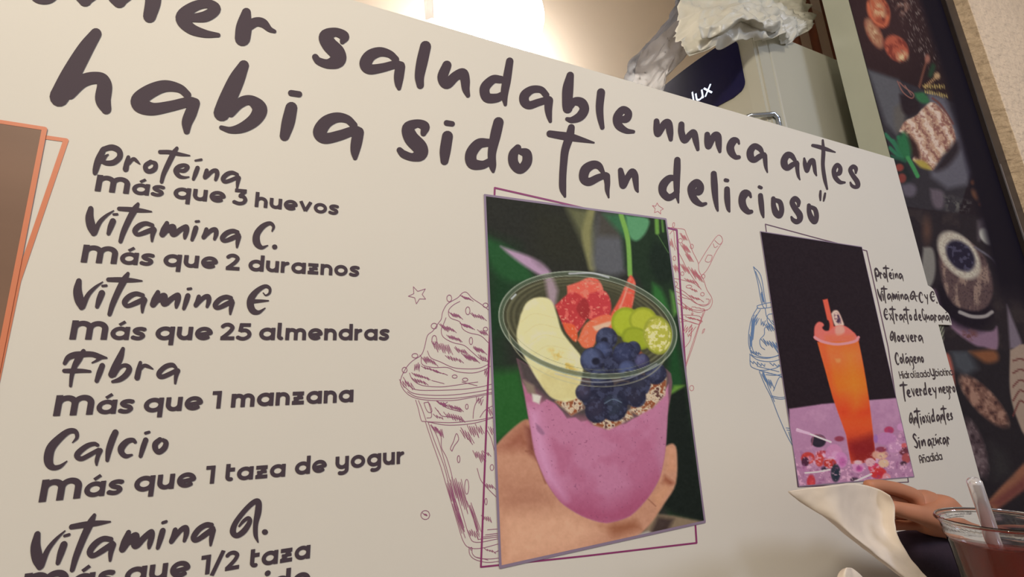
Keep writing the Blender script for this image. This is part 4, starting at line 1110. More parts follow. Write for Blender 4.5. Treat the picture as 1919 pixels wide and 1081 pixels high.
def paint_drink(X, Y):
    p = Paint(X, Y, (30, 22, 28))
    n = p.noise(30, 4, 3); n2 = p.noise(6, 3, 4)
    lav = p.poly([(1478, 766), (1540, 757), (1690, 745), (1730, 900), (1480, 930)], 1.6)
    p.mix(lav, (148, 106, 138)); p.mix(lav * np.clip((n - .5) * 3, 0, .5), (164, 122, 152))
    # straw, fruit, ice
    p.mix(p.poly([(1541, 562), (1550, 560), (1562, 612), (1568, 640), (1556, 640), (1552, 610)], 1.2), (202, 78, 62))
    p.mix(p.curve([(1557, 588), (1562, 582), (1570, 583), (1578, 600), (1580, 610), (1566, 612), (1560, 600)], 1.4), (196, 160, 150))
    p.mix(p.curve([(1562, 588), (1569, 587), (1576, 603), (1572, 607), (1564, 600)], 1.5) * np.clip(.5 + (n2 - .4) * 3, 0, 1), (62, 44, 66))
    p.mix(p.curve([(1525, 630), (1526, 612), (1534, 603), (1544, 608), (1540, 614), (1546, 620), (1556, 618), (1562, 612), (1580, 610), (1596, 620), (1606, 632), (1606, 640), (1570, 642), (1530, 638)], 1.5), (206, 92, 86))
    p.mix(p.curve([(1565, 612), (1578, 610), (1582, 622), (1570, 630), (1564, 622)], 2), (218, 128, 118))
    p.mix(p.poly([(1545, 628), (1600, 626), (1600, 642), (1545, 640)], 4) * .7, (214, 92, 66))
    p.mix(p.curve([(1542, 604), (1545, 612), (1552, 617), (1554, 610), (1551, 600)], 1.4), (30, 22, 28))
    # glass
    gl = p.poly([(1531, 641), (1608, 639), (1618, 690), (1627, 745), (1636, 820), (1640, 862), (1600, 870), (1594, 868), (1585, 815), (1560, 745), (1545, 690)], 1.2)
    p.mix(gl, (204, 88, 40))
    t = np.clip((Y - 640) / 220, 0, 1)
    for lo_, hi_, c in ((0., .25, (212, 96, 54)), (.2, .5, (206, 96, 34)), (.45, .75, (178, 58, 32)), (.72, 1.1, (140, 36, 34))):
        mid = (lo_ + hi_) / 2; k = np.clip(1 - np.abs(t - mid) / (hi_ - lo_) * 1.6, 0, 1)
        p.mix(gl * k, c)
    p.mix(gl * p.poly([(1583, 660), (1600, 660), (1614, 760), (1598, 770)], 14) * .5, (206, 116, 38))
    p.mix(gl * p.poly([(1531, 641), (1545, 641), (1585, 815), (1592, 860), (1580, 850)], 5) * .5, (190, 66, 40))
    p.mix(gl * p.poly([(1590, 830), (1640, 810), (1645, 870), (1600, 875)], 9) * .7, (104, 24, 30))
    p.mix(p.line([(1526, 632), (1540, 640), (1568, 645), (1600, 640), (1608, 632)], 5, 1.6), (208, 120, 128))
    p.mix(gl * p.curve([(1564, 672), (1574, 672), (1573, 679), (1567, 679)], 2) * .6, (226, 130, 78))
    # sweets
    def blob(cx, cy, a, b, c, hi_=None, ang=0):
        e, r, u, v = p.ell(cx, cy, a, b, ang, 1.2); p.mix(e, c)
        if hi_: 
            e2, _, _, _ = p.ell(cx + a * .2, cy + b * .2, a * .5, b * .5, ang, 2); p.mix(e2 * e, hi_)
    blob(1533, 826, 14, 12, (40, 34, 46)); p.mix(p.line([(1520, 834), (1526, 814), (1544, 820)], 2, 2), (130, 80, 100))
    p.mix(p.line([(1493, 804), (1530, 818), (1556, 828)], 3.4, 1.2), (214, 176, 196))
    p.mix(p.line([(1493, 806), (1515, 812)], 5, 1.5), (190, 150, 176))
    for a in ((1513, 858, 13, 11, (160, 52, 50), (196, 120, 130)), (1508, 865, 7, 9, (66, 34, 54), None), (1541, 852, 13, 8, (146, 52, 66), (190, 140, 170)), (1535, 862, 8, 12, (164, 58, 56), None),
              (1572, 822, 9, 5, (120, 50, 70), None), (1562, 850, 16, 18, (168, 112, 150), (178, 128, 164)), (1575, 862, 12, 15, (170, 110, 156), (160, 84, 140)), (1554, 868, 12, 9, (156, 48, 44), None),
              (1565, 886, 9, 17, (44, 46, 58), (32, 40, 54)), (1544, 878, 6, 4, (52, 44, 60), None), (1519, 903, 8, 14, (158, 50, 62), (172, 60, 66)), (1600, 898, 8, 4, (60, 46, 60), None),
              (1607, 876, 12, 10, (176, 122, 160), (160, 66, 128)), (1607, 866, 8, 4, (198, 150, 160), None), (1648, 852, 15, 9, (176, 128, 116), (196, 154, 130)), (1650, 842, 10, 5, (120, 48, 66), None),
              (1655, 868, 10, 8, (190, 150, 128), None), (1637, 876, 11, 9, (172, 56, 84), None), (1645, 886, 15, 11, (168, 48, 50), (160, 40, 50)), (1660, 896, 8, 10, (196, 120, 130), None),
              (1665, 806, 9, 7, (150, 52, 84), (136, 50, 90)), (1660, 822, 20, 12, (156, 106, 148), None), (1694, 836, 7, 6, (170, 80, 84), None), (1696, 846, 12, 8, (92, 44, 56), None), (1698, 858, 9, 9, (140, 64, 68), None),
              (1692, 868, 6, 4, (66, 42, 58), None), (1688, 800, 8, 7, (170, 120, 160), None), (1640, 822, 4, 8, (130, 90, 146), None), (1506, 878, 8, 5, (150, 100, 138), None), (1675, 838, 14, 10, (164, 118, 154), None), (1630, 866, 9, 8, (190, 140, 150), None)):
        blob(*a)
    sw = lav * p.poly([(1480, 850), (1530, 840), (1600, 870), (1640, 850), (1700, 800), (1720, 900), (1490, 930)], 8)
    p.mix(sw * np.clip((n2 - .62) * 6, 0, .6), (206, 160, 184)); p.mix(sw * np.clip((.34 - n2) * 6, 0, .5), (120, 70, 110))
    p.mix(p.line([(1508, 886), (1530, 884), (1554, 880)], 3, 1.2), (212, 176, 188))
    p.mix(p.line([(1601, 902), (1632, 888)], 3.4, 1.2), (210, 176, 190))
    p.c += ((p.noise(3, 2, 41) - .5) * 7)[:, None]
    return p

q2 = Wn([(1424, 434), (1614, 463), (1712, 893), (1496, 911)])
print_mesh('photo_print', q2, 190, 420, paint_drink, (168, 163, 165), -.0008, board, 'picture of a tall orange drink with a straw on a black background')
border(q2, .0016, MT['lilac'], 'thin border of the orange drink picture')

# ================================================================== FOOD MURAL right of the opening
def paint_mural(X, Y):
    p = Paint(X, Y, (34, 24, 30))
    n = p.noise(40, 4, 6); n2 = p.noise(7, 4, 7); n3 = p.noise(2.6, 2, 8)
    # --- top tile
    t1 = p.poly([(1560, -40), (1790, -40), (1870, 215), (1744, 170), (1694, 150), (1630, 128)], 1.5)
    p.mix(t1, (42, 26, 28))
    p.mix(t1 * p.ell(1665, 30, 70, 90, 0, 40)[0] * .8, (58, 36, 36))
    for cx, cy, a, b, ang, c, c2 in ((1650, 18, 21, 31, -20, (172, 88, 60), (196, 150, 110)), (1642, 60, 13, 30, -28, (150, 96, 70), (204, 170, 130)), (1656, 40, 14, 10, 0, (150, 70, 50), None), (1684, 88, 20, 27, -38, (168, 82, 60), None)):
        e, r, u, v = p.ell(cx, cy, a, b, ang, 2); p.mix(e, c)
        p.mix(e * np.clip((n2 - .5) * 5, 0, .8), (110, 44, 36))
        if c2: p.mix(p.ell(cx, cy, a * .55, b * .7, ang, 5)[0] * np.clip((n2 - .35) * 4, 0, 1), c2)
    p.mix(p.line([(1630, 4), (1640, 34), (1660, 46), (1668, 30)], 4, 2), (186, 96, 66))
    p.mix(p.ell(1695, 103, 10, 9, 0, 4)[0] * np.clip(.4 + (n2 - .4) * 4, 0, 1), (206, 176, 130))
    p.mix(t1 * p.curve([(1675, -10), (1700, -10), (1708, 20), (1690, 24)], 5) * .8 * np.clip((n2 - .4) * 5, 0, 1), (140, 100, 84))
    pep = t1 * p.line([(1690, -10), (1715, 30), (1722, 70), (1748, 105)], 38, 16)
    p.mix(pep * np.clip((n3 - .66) * 8, 0, .8), (140, 120, 110))
    p.mix(t1 * p.line([(1727, 160), (1735, 130), (1741, 110)], 3.5, 1.4), (112, 68, 54)); p.mix(p.ell(1742, 108, 5, 8, 0, 2)[0], (146, 92, 76))
    p.mix(p.line([(1737, 161), (1757, 144)], 4, 1.4), (150, 112, 78)); p.mix(p.ell(1760, 140, 6, 6, 0, 2)[0], (170, 134, 96))
    p.mix(p.curve([(1743, 140), (1750, 118), (1757, 122), (1750, 142)], 3), (36, 58, 40))
    # --- second tile
    t2 = p.poly([(1630, 128), (1694, 150), (1744, 170), (1795, 192), (1812, 290), (1822, 330), (1800, 400), (1700, 385)], 1.5)
    p.mix(t2, (50, 44, 48))
    p.mix(p.poly([(1630, 128), (1688, 148), (1700, 200), (1684, 250), (1665, 230)], 5), (86, 82, 84))
    p.mix(p.poly([(1744, 170), (1775, 182), (1800, 240), (1826, 320), (1816, 345), (1780, 352), (1750, 330), (1735, 240)], 6), (94, 88, 94))
    p.mix(p.curve([(1680, 200), (1698, 190), (1700, 225), (1686, 248), (1680, 225)], 5), (92, 84, 78))
    p.mix(p.curve([(1690, 175), (1722, 180), (1728, 205), (1710, 215), (1695, 205)], 4), (40, 28, 32))
    p.mix(p.line([(1686, 150), (1696, 170), (1712, 182), (1716, 174), (1700, 162), (1690, 152)], 2.2, 1.2), (132, 86, 76))
    p.mix(p.line([(1700, 158), (1712, 176)], 2, 1.2), (132, 90, 80))
    p.mix(p.curve([(1718, 172), (1736, 172), (1746, 188), (1735, 192), (1722, 184)], 3), (52, 98, 62))
    for a in ([(1736, 160), (1772, 160)], [(1740, 170), (1778, 178)]):
        p.mix(p.line(a, 6, 2) * np.clip(.5 + np.sin(X * 1.4) * .6, .2, 1), (188, 158, 92))
    p.mix(p.line([(1752, 182), (1768, 196), (1790, 230)], 4, 3), (100, 60, 56))
    cake = p.curve([(1690, 244), (1700, 226), (1722, 214), (1735, 200), (1752, 190), (1772, 206), (1788, 232), (1795, 262), (1786, 280), (1772, 290), (1762, 305), (1752, 317), (1736, 308), (1716, 298), (1722, 284), (1712, 262), (1700, 250)], 2)
    p.mix(cake, (178, 136, 112))
    st = np.sin((X * .86 - Y * .50) * .27 + (n - .5) * 9 + (n2 - .5) * 4) * .5 + .5
    p.mix(cake * np.clip((st - .6) * 3, 0, 1), (206, 176, 156)); p.mix(cake * np.clip((.2 - st) * 4, 0, .8), (120, 74, 66))
    p.mix(cake * np.clip((n2 - .56) * 5, 0, .7), (134, 84, 74)); p.mix(cake * np.clip((n3 - .62) * 5, 0, .5), (220, 196, 160))
    p.mix(p.curve([(1706, 250), (1722, 268), (1728, 296), (1714, 288), (1704, 268)], 4), (54, 34, 32))
    p.mix(p.curve([(1716, 298), (1736, 300), (1750, 316), (1730, 312)], 3), (164, 140, 66))
    p.mix(p.curve([(1772, 290), (1796, 262), (1802, 280), (1780, 310), (1756, 318)], 6), (44, 34, 38))
    for a in ([(1664, 250), (1684, 272), (1696, 292)], [(1668, 290), (1690, 296), (1700, 300)], [(1678, 262), (1690, 285)], [(1688, 255), (1704, 285)], [(1700, 262), (1706, 290)], [(1672, 275), (1694, 296)]):
        p.mix(p.line(a, 7, 3), (48, 104, 74))
    p.mix(p.curve([(1684, 262), (1700, 246), (1712, 280), (1704, 298), (1690, 284)], 5), (44, 100, 62))
    p.mix(p.line([(1706, 294), (1716, 312), (1724, 328)], 8, 2.5), (64, 128, 74))
    p.mix(p.poly([(1672, 290), (1700, 300), (1716, 330), (1700, 345), (1680, 310)], 6) * .8, (28, 34, 34))
    p.mix(p.ell(1690, 312, 8, 7, 0, 2)[0], (132, 58, 50)); p.mix(p.ell(1695, 332, 8, 9, 0, 2)[0], (120, 56, 50))
    p.mix(t2 * p.curve([(1692, 345), (1712, 342), (1722, 352), (1716, 366), (1700, 364)], 4), (92, 82, 90))
    p.mix(p.curve([(1748, 352), (1772, 358), (1772, 386), (1758, 388), (1750, 372)], 4), (96, 82, 88))
    p.mix(p.poly([(1775, 365), (1800, 372), (1826, 380), (1816, 395), (1780, 392)], 7) * np.clip((n2 - .4) * 5, 0, 1), (96, 90, 84))
    p.mix(p.ell(1828, 340, 4, 5, 0, 2)[0], (150, 86, 52)); p.mix(p.ell(1834, 364, 6, 12, -30, 3)[0], (156, 98, 62)); p.mix(p.ell(1842, 381, 4, 4, 0, 2)[0], (150, 84, 50))
    # --- cake tile
    t3 = p.poly([(1695, 388), (1760, 394), (1850, 404), (1960, 560), (1960, 660), (1770, 655)], 3)
    p.mix(t3, (40, 32, 36)); p.mix(t3 * np.clip((n - .55) * 4, 0, .5), (62, 50, 48))
    p.mix(p.ell(1742, 430, 8, 22, 0, 6)[0] * .8, (96, 66, 54))
    p.mix(p.curve([(1836, 412), (1850, 408), (1860, 420), (1866, 452), (1850, 440), (1838, 450)], 4) * .7, (110, 96, 98))
    p.mix(p.ell(1854, 442, 11, 18, -35, 2)[0], (188, 180, 164))
    p.mix(p.curve([(1735, 462), (1752, 464), (1758, 490), (1756, 520), (1745, 538), (1733, 510)], 3), (124, 116, 108))
    p.mix(p.curve([(1752, 540), (1762, 545), (1780, 580), (1820, 612), (1862, 620), (1874, 612), (1874, 655), (1850, 650), (1830, 645), (1790, 615), (1762, 572)], 3), (132, 100, 116))
    p.mix(p.poly([(1892, 570), (1920, 640), (1920, 655), (1898, 652)], 3), (116, 100, 108))
    p.mix(p.ell(1812, 570, 60, 40, 38, 8)[0], (26, 18, 28))
    body = p.curve([(1764, 460), (1766, 500), (1776, 540), (1794, 570), (1830, 582), (1856, 572), (1866, 540), (1858, 500), (1842, 470), (1800, 440)], 3)
    p.mix(body, (90, 68, 66))
    fb = p.noise(12, 4, 15, .35)
    p.mix(body * np.clip((fb - .45) * 5, 0, .8), (150, 122, 106)); p.mix(body * np.clip((n3 - .6) * 4, 0, .5), (52, 36, 42))
    e, r, u, v = p.ell(1802, 477, 52, 31, 52, 3); p.mix(e, (186, 172, 152)); p.mix(e * np.clip((n3 - .5) * 5, 0, .5), (150, 130, 116))
    e, r, u, v = p.ell(1805, 478, 33, 22, 50, 3); p.mix(e, (36, 30, 46)); p.mix(e * np.clip((n2 - .58) * 8, 0, .7), (84, 78, 96))
    p.mix(p.line([(1804, 584), (1826, 592), (1850, 592), (1864, 584)], 7, 3), (150, 138, 132))
    p.mix(p.line([(1832, 462), (1862, 482), (1880, 504)], 4, 3), (100, 92, 98))
    p.mix(p.ell(1822, 626, 14, 10, 0, 4)[0] * np.clip((n2 - .4) * 6, 0, 1), (104, 66, 66))
    p.mix(p.curve([(1757, 608), (1773, 608), (1774, 630), (1770, 648), (1764, 640)], 2) * np.clip(.5 + np.sin(X * 1.2 + Y * .5), 0, 1), (150, 146, 122))
    # --- bread tile
    t4 = p.poly([(1765, 656), (1840, 655), (1960, 655), (1960, 1100), (1850, 1100)], 1.5)
    p.mix(t4, (36, 30, 34)); p.mix(t4 * p.poly([(1785, 655), (1820, 656), (1838, 690), (1815, 705), (1795, 690)], 8), (70, 70, 74))
    p.mix(p.curve([(1773, 662), (1784, 664), (1792, 690), (1795, 722), (1788, 720), (1780, 690)], 3), (160, 86, 74))
    p.mix(p.curve([(1822, 658), (1868, 656), (1876, 674), (1856, 680), (1840, 672)], 5), (126, 76, 50))
    def loaf(cx, cy, a, b, ang, c, c2, c3):
        e, r, u, v = p.ell(cx, cy, a, b, ang, 3); p.mix(e, c)
        k = p.noise(9, 4, int(cx)); p.mix(e * np.clip((k - .5) * 6, 0, .9), c2); p.mix(e * np.clip((.42 - k) * 6, 0, .9), c3)
    loaf(1850, 752, 62, 21, 47, (116, 80, 68), (156, 116, 98), (62, 38, 38))
    loaf(1834, 840, 56, 18, 72, (84, 66, 68), (118, 98, 98), (52, 38, 42))
    p.mix(p.curve([(1898, 655), (1930, 655), (1930, 810), (1910, 780), (1898, 730)], 2), (156, 130, 112))
    for k in range(5):
        p.mix(p.line([(1904, 676 + k * 22 + k * k), (1916, 672 + k * 20), (1925, 674 + k * 20)], 3, 2), (104, 54, 50))
    p.mix(t4 * p.poly([(1856, 942), (1880, 915), (1925, 868), (1940, 905), (1900, 936), (1870, 958)], 3), (140, 88, 66))
    p.mix(t4 * p.poly([(1862, 944), (1925, 895), (1930, 915), (1880, 950)], 6), (112, 60, 54))
    p.mix(t4 * p.poly([(1862, 830), (1890, 850), (1900, 890), (1870, 900)], 14) * .6, (58, 54, 52))
    # black margin next to the trim
    wx, _ = 0, 0
    p.c += ((p.noise(3, 2, 42) - .5) * 7)[:, None]
    return p

mural = empty('food_mural', ((XJ + XT0) / 2, WF, 0.3))
tag(mural, 'dark food-photo mural in a column between the opening and the plaster pillar', 'mural')
zs = [2.75, float(W(1690, 149)[2]), float(W(1775, 392)[2]), float(W(1850, 655)[2]), .35]
mlab = ['mural photo of stuffed tomatoes on a dark board', 'mural photo of a sliced cake with green leaves', 'mural photo of a round cake topped with dark berries', 'mural photo of rustic bread loaves']


def paint_mural2(X, Y):
    p = paint_mural(X, Y)
    # margin follows the wall, not the picture: read board-plane x back
    P = Wn(np.column_stack([X, Y]))
    m = np.clip((P[:, 0] - (XT0 - .22 + .06 * np.clip((P[:, 1] - 1.2) / .5, -1, 1))) / .05, 0, 1)
    m *= np.clip((P[:, 1] - 1.10) / .08, 0, 1) 
    p.mix(m, (18, 12, 24))
    m = np.clip((P[:, 0] - (XT0 - .10)) / .05, 0, 1)
    p.mix(m * np.clip((P[:, 1] - .95) / .1, 0, 1), (18, 12, 24))
    return p

for i in range(4):
    z1, z0 = zs[i], zs[i + 1]
    n_ = (150, 210, 190, 190)[i]
    o = print_mesh('mural_panel', [(XJ + .0005, z1), (XT0, z1), (XT0, z0), (XJ + .0005, z0)], 190, n_, paint_mural2, (206, 196, 190), WF - .0012 - .0, mural, mlab[i])
tr = box('trim_1', XT0, XT1, WF - .012, WF, .1, 2.75, MT['trim'], None, .0015); tr['kind'] = 'structure'
box('trim_highlight', XT0 - .0005, XT0 + .004, WF - .0135, WF - .011, .1, 1.52, MT['trim_highlight'], tr)  # thin pale strip models the highlight line on the trim's inner edge

# ================================================================== KITCHEN SIDE
# refrigerator: its side faces the room, its bulging door faces left
YF = WF + JD + .055
fx0 = float(W(1440, 200, YF)[0]); ztop = float(W(1503, 83, YF)[2])
fr = empty('refrigerator', (fx0 + .3, YF + .3, 0))
tag(fr, 'white refrigerator with dark blue door display behind the partition', 'refrigerator')
FW = .60
box('cabinet', fx0 + .048, fx0 + .66, YF, YF + FW, .04, ztop, MT['fridge'], fr, .008)
box('gasket', fx0 + .0445, fx0 + .0485, YF + .004, YF + FW - .004, .06, ztop - .012, MT['gasket'], fr)


def door(z0, z1, name):
    bm = bmesh.new(); prof = []
    N = 20
    for i in range(N + 1):
        t = i / N; y = YF + t * FW
        bulge = .055 * (1 - (2 * t - 1) ** 2) ** .8 
        prof.append((fx0 - bulge, y))
    prof = [(fx0 + .045, YF)] + [(a, b) for a, b in prof] + [(fx0 + .045, YF + FW)]
    lo = [bm.verts.new((a, b, z0)) for a, b in prof]; hi = [bm.verts.new((a, b, z1)) for a, b in prof]
    n = len(prof)
    for i in range(n):
        bm.faces.new((lo[i], lo[(i + 1) % n], hi[(i + 1) % n], hi[i]))
    bm.faces.new(lo[::-1]); bm.faces.new(hi)
    bmesh.ops.recalc_face_normals(bm, faces=bm.faces)
    es = [e for e in bm.edges if abs(e.verts[0].co.z - e.verts[1].co.z) < 1e-5 or e.verts[0].co.x > fx0 - .001 and abs(e.verts[0].co.y - YF) < 1e-5 and e.verts[0].co.x < fx0 + .01]
    bmesh.ops.bevel(bm, geom=es, offset=.006, segments=3, affect='EDGES')
    return obj(name, bm, MT['fridge'], fr, smooth=False)

d1 = door(1.02, ztop - .004, 'door'); d2 = door(.08, 1.01, 'door')
d1['label'] = 'upper door with display'; d2['label'] = 'lower door'


def door_pt(t, z, off=.0015):
    y = YF + t * FW
    b = .055 * max(0, 1 - (2 * t - 1) ** 2) ** .8
    return Vector((fx0 - b - off, y, z))

# display: rounded dark panel laid on the curved door
def curved_patch(name, t0, t1, z0, z1, rc, off, m, parent):
    nt, nz = 34, 24
    V = []; Fs = []
    for j in range(nz + 1):
        for i in range(nt + 1):
            V.append(None)
    H_ = z1 - z0; Wd = (t1 - t0) * FW
    for j in range(nz + 1):
        vz = j / nz
        z = z0 + vz * H_
        dz = min(z - z0, z1 - z)
        inset = rc - math.sqrt(max(0, rc * rc - (rc - min(dz, rc)) ** 2))
        a = t0 + inset / FW; b = t1 - inset / FW
        for i in range(nt + 1):
            V[j * (nt + 1) + i] = door_pt(a + (b - a) * i / nt, z, off)
    for j in range(nz):
        for i in range(nt):
            k = j * (nt + 1) + i
            Fs.append((k, k + 1, k + nt + 2, k + nt + 1))
    o = link(name, V, Fs, m, parent)
    md = o.modifiers.new('thick', 'SOLIDIFY'); md.thickness = .0012; md.offset = 0
    return o

disp = curved_patch('display_panel', .055, .80, ztop - .175, ztop - .012, .03, .0018, MT['display'], fr)


# the lit letters: they read left to right towards the near end of the door
LW = {'E': [[(0, 0), (0, 1.4)], [(0, 1.4), (.7, 1.4)], [(0, .7), (.6, .7)], [(0, 0), (.7, 0)]]}


def lit_text(text, t_end, zb, hgt):
    bm = bmesh.new(); x = 0; st = []
    for ch in text:
        if ch == 'E': gl, adv = LW['E'], .75
        elif ch == 'x': gl, adv = [[(0, 0), (.75, 1)], [(0, 1), (.75, 0)]], .8
        elif ch == 'l': gl, adv = [[(.07, 0), (.07, 1.42)]], .18
        elif ch == 'c': gl, adv = [arc(.5, .5, .42, .42, 45, 315)], .9
        else: gl, adv = sans(ch, .16)
        for s in gl:
            st.append(([(p[0] + x, p[1]) for p in s]))
        x += adv + .16
    tot = x - .16
    for s in st:
        q = [(a, b, .18) for a, b in s]
        for p in stroke_polys(q, butt=True, smooth=False, seg=8):
            vv = []
            for a, b in p:
                t = t_end + (tot - a) * hgt / FW
                vv.append(bm.verts.new(door_pt(t, zb + b * hgt, .0030)))
            try: bm.faces.new(vv)
            except ValueError: pass
    return obj('display_lettering', bm, MT['glow'], fr)

lit_text('Electrolux', .185, ztop - .130, .026)
# chrome handle near the edge of the door
bm = bmesh.new()
hzz = float(W(1410, 205, YF)[2])
pa = door_pt(.02, hzz - .004, .0); 
tube(bm, [door_pt(.24, hzz - .010, .004), door_pt(.22, hzz - .002, .03), door_pt(.12, hzz, .034), door_pt(.03, hzz, .032), Vector((fx0 + .004, YF - .006, hzz - .001)), Vector((fx0 + .02, YF - .004, hzz - .006)), Vector((fx0 + .022, YF - .003, hzz - .04)), Vector((fx0 + .022, YF - .003, hzz - .10))], .0055, 12)
obj('door_handle', bm, MT['chrome'], fr, smooth=True)['label'] = 'chrome handle bent round the door edge'

# plastic bags on top of the refrigerator
def crumple(name, c, rad, m, seed, amp, parent, rot=0, flat=0.0):
    bm = bmesh.new()
    bmesh.ops.create_icosphere(bm, subdivisions=5, radius=1)
    from mathutils import noise as N
    for v in bm.verts:
        p = v.co.copy(); s = Vector((seed, seed * 1.7, 0))
        rdg = 0
        for k, f_ in enumerate((1.6, 3.1, 6.3)):
            rdg += (1 - abs(N.noise(p * f_ + s * (k + 1)) * 2)) * (.55 ** k)
        v.co = p * (1 - amp + amp * rdg * .9)
    for v in bm.verts:
        q = Vector((v.co.x * rad[0], v.co.y * rad[1], v.co.z * rad[2]))
        if flat and q.z < -rad[2] * flat: q.z = -rad[2] * flat
        q.rotate(Matrix.Rotation(math.radians(rot), 3, 'Y'))
        v.co = q + Vector(c)
    return obj(name, bm, m, parent, smooth=True)

bag = empty('plastic_bag', (fx0 + .25, YF + .2, ztop))
tag(bag, 'white crumpled plastic bag lying on top of the white refrigerator', 'bag')
def bagsheet(name, rows, m, parent, seed, amp=.006):
    """rows of (px, py, y) control points, smoothed into a crumpled sheet"""
    from mathutils import noise as N
    G = np.array([[W(*c) for c in r] for r in rows])
    G2 = np.array([smooth_path(r, 20) for r in G]); G3 = np.array([smooth_path(G2[:, j], 20) for j in range(G2.shape[1])])
    a, b = G3.shape[:2]
    V = []
    for i in range(a):
        for j in range(b):
            p = Vector(G3[i, j])
            k = 0
            for q_, f_ in enumerate((8, 17, 38)):
                k += (1 - abs(N.noise(p * f_ + Vector((seed, 0, q_ * 3))) * 2)) * .6 ** q_
            V.append((p.x, p.y - amp * (k - .8), p.z + amp * .5 * N.noise(p * 25)))
    Fs = [(i * b + j, i * b + j + 1, (i + 1) * b + j + 1, (i + 1) * b + j) for i in range(a - 1) for j in range(b - 1)]
    o = link(name, V, Fs, m, parent, smooth=True)
    md = o.modifiers.new('thick', 'SOLIDIFY'); md.thickness = .0009
    return o

y0 = YF
bagsheet('bag_body', [
    [(1275, -60, y0 + .24), (1340, -60, y0 + .20), (1400, -60, y0 + .16), (1460, -50, y0 + .14), (1510, -20, y0 + .16)],
    [(1270, -5, y0 + .16), (1340, 5, y0 + .09), (1400, 0, y0 + .06), (1460, 5, y0 + .06), (1512, 22, y0 + .10)],
    [(1264, 62, y0 + .10), (1330, 40, y0 + .02), (1392, 22, y0 - .012), (1455, 40, y0 - .01), (1524, 44, y0 + .03)],
    [(1270, 96, y0 + .05), (1320, 84, y0 + .01), (1385, 50, y0 - .02), (1450, 74, y0 - .02), (1503, 66, y0 - .004)],
    [(1292, 102, y0 + .03), (1335, 98, y0 + .012), (1372, 84, y0 - .006), (1430, 76, y0 - .008), (1470, 84, y0 - .003)],
], MT['bag'], bag, 3, .022)
bagsheet('bag_fold', [
    [(1300, 62, y0 + .0), (1340, 46, y0 - .02), (1388, 20, y0 - .035), (1420, 34, y0 - .03), (1458, 28, y0 - .02)],
    [(1310, 76, y0 + .0), (1345, 64, y0 - .025), (1384, 38, y0 - .045), (1422, 48, y0 - .045), (1462, 48, y0 - .03)],
    [(1320, 70, y0 + .01), (1352, 72, y0 - .005), (1384, 48, y0 - .02), (1425, 60, y0 - .025), (1458, 74, y0 - .012)],
], MT['bag'], bag, 9, .016)
grey = bagsheet('plastic_bag', [
    [(1330, -70, y0 + .36), (1300, -70, y0 + .33), (1275, -50, y0 + .30), (1300, -50, y0 + .20)],
    [(1335, -10, y0 + .34), (1285, 0, y0 + .30), (1262, 15, y0 + .24), (1300, 20, y0 + .16)],
    [(1290, 20, y0 + .36), (1240, 50, y0 + .32), (1240, 70, y0 + .24), (1290, 90, y0 + .12)],
    [(1240, 65, y0 + .40), (1200, 95, y0 + .36), (1225, 120, y0 + .26), (1270, 120, y0 + .14)],
    [(1200, 100, y0 + .44), (1172, 130, y0 + .40), (1205, 150, y0 + .30), (1245, 150, y0 + .19)],
    [(1190, 150, y0 + .44), (1166, 178, y0 + .40), (1200, 200, y0 + .32), (1235, 190, y0 + .22)],
], MT['bag_thin'], None, 5, .022)
tag(grey, 'thin grey translucent plastic bag draped down the left of the refrigerator', 'bag')

# brown wooden poles beyond the refrigerator
YP = .84
for k, (px, r_) in enumerate(((1480, .021), (1514, .022), (1548, .022), (1582, .021))):
    x = float(W(px, 20, YP)[0])
    bm = bmesh.new()
    zz = [0, .3, .9, 1.5, 2.0, ZC - .002]
    tube(bm, [(x + .003 * math.sin(k + i), YP, z) for i, z in enumerate(zz)], [r_ * (1 + .05 * math.sin(i * 2 + k)) for i in range(6)], 20)
    o = obj('wooden_pole', bm, MT['wood'], None, smooth=True)
    tag(o, ('brown wooden pole nearest the plastic bag, leftmost of the row', 'brown wooden pole second from the plastic bag', 'slim brown wooden pole third from the plastic bag', 'brown wooden pole nearest the pale opening edge')[k], 'pole', 'wooden poles behind the refrigerator')

# lamp that burns out the top of the picture
lp_ = W(950, 34, .75)
lamp = empty('ceiling_lamp', (float(lp_[0]), float(lp_[1]), float(lp_[2])))
tag(lamp, 'glaring lit globe lamp hanging above the top edge of the board', 'lamp')
bm = bmesh.new(); bmesh.ops.create_uvsphere(bm, u_segments=32, v_segments=18, radius=.136)
for v in bm.verts: v.co = v.co + Vector(lp_)
obj('globe', bm, MT['bulb'], lamp, smooth=True)
bm = bmesh.new(); tube(bm, [(lp_[0], lp_[1], lp_[2] + .130), (lp_[0], lp_[1], lp_[2] + .15)], .035, 20)
tube(bm, [(lp_[0], lp_[1], lp_[2] + .15), (lp_[0], lp_[1], ZC)], .005, 10)
obj('fitting', bm, MT['bulb_cap'], lamp, smooth=False)

# clear tape hanging in the opening at the board's top edge
ta = [W(783, -30, .002), W(803, -30, .002), W(808, 8, .002), W(813.5, 33, .002), W(797, 36, .002), W(789, 8, .002)]
tz = 2.2
d_ = (Vector(ta[1]) - Vector(ta[2])); d2_ = (Vector(ta[0]) - Vector(ta[5]))
V = []; Fs = []
n = 26
A_, B_ = Vector(ta[4]), Vector(ta[3]); top_ = Vector((A_.x - .03, .004, 2.22)); top2 = Vector((B_.x - .03, .004, 2.22))
for i in range(n + 1):
    t = i / n
    w1 = A_.lerp(top_, t); w2 = B_.lerp(top2, t)
    for k in range(5):
        p = w1.lerp(w2, k / 4)
        V.append((p.x, p.y + .0012 * math.sin(i * 2.1 + k * 1.7), p.z))
for i in range(n):
    for k in range(4):
        a = i * 5 + k; Fs.append((a, a + 1, a + 6, a + 5))
tp = link('tape_strip', V, Fs, MT['tape'], None, smooth=True)
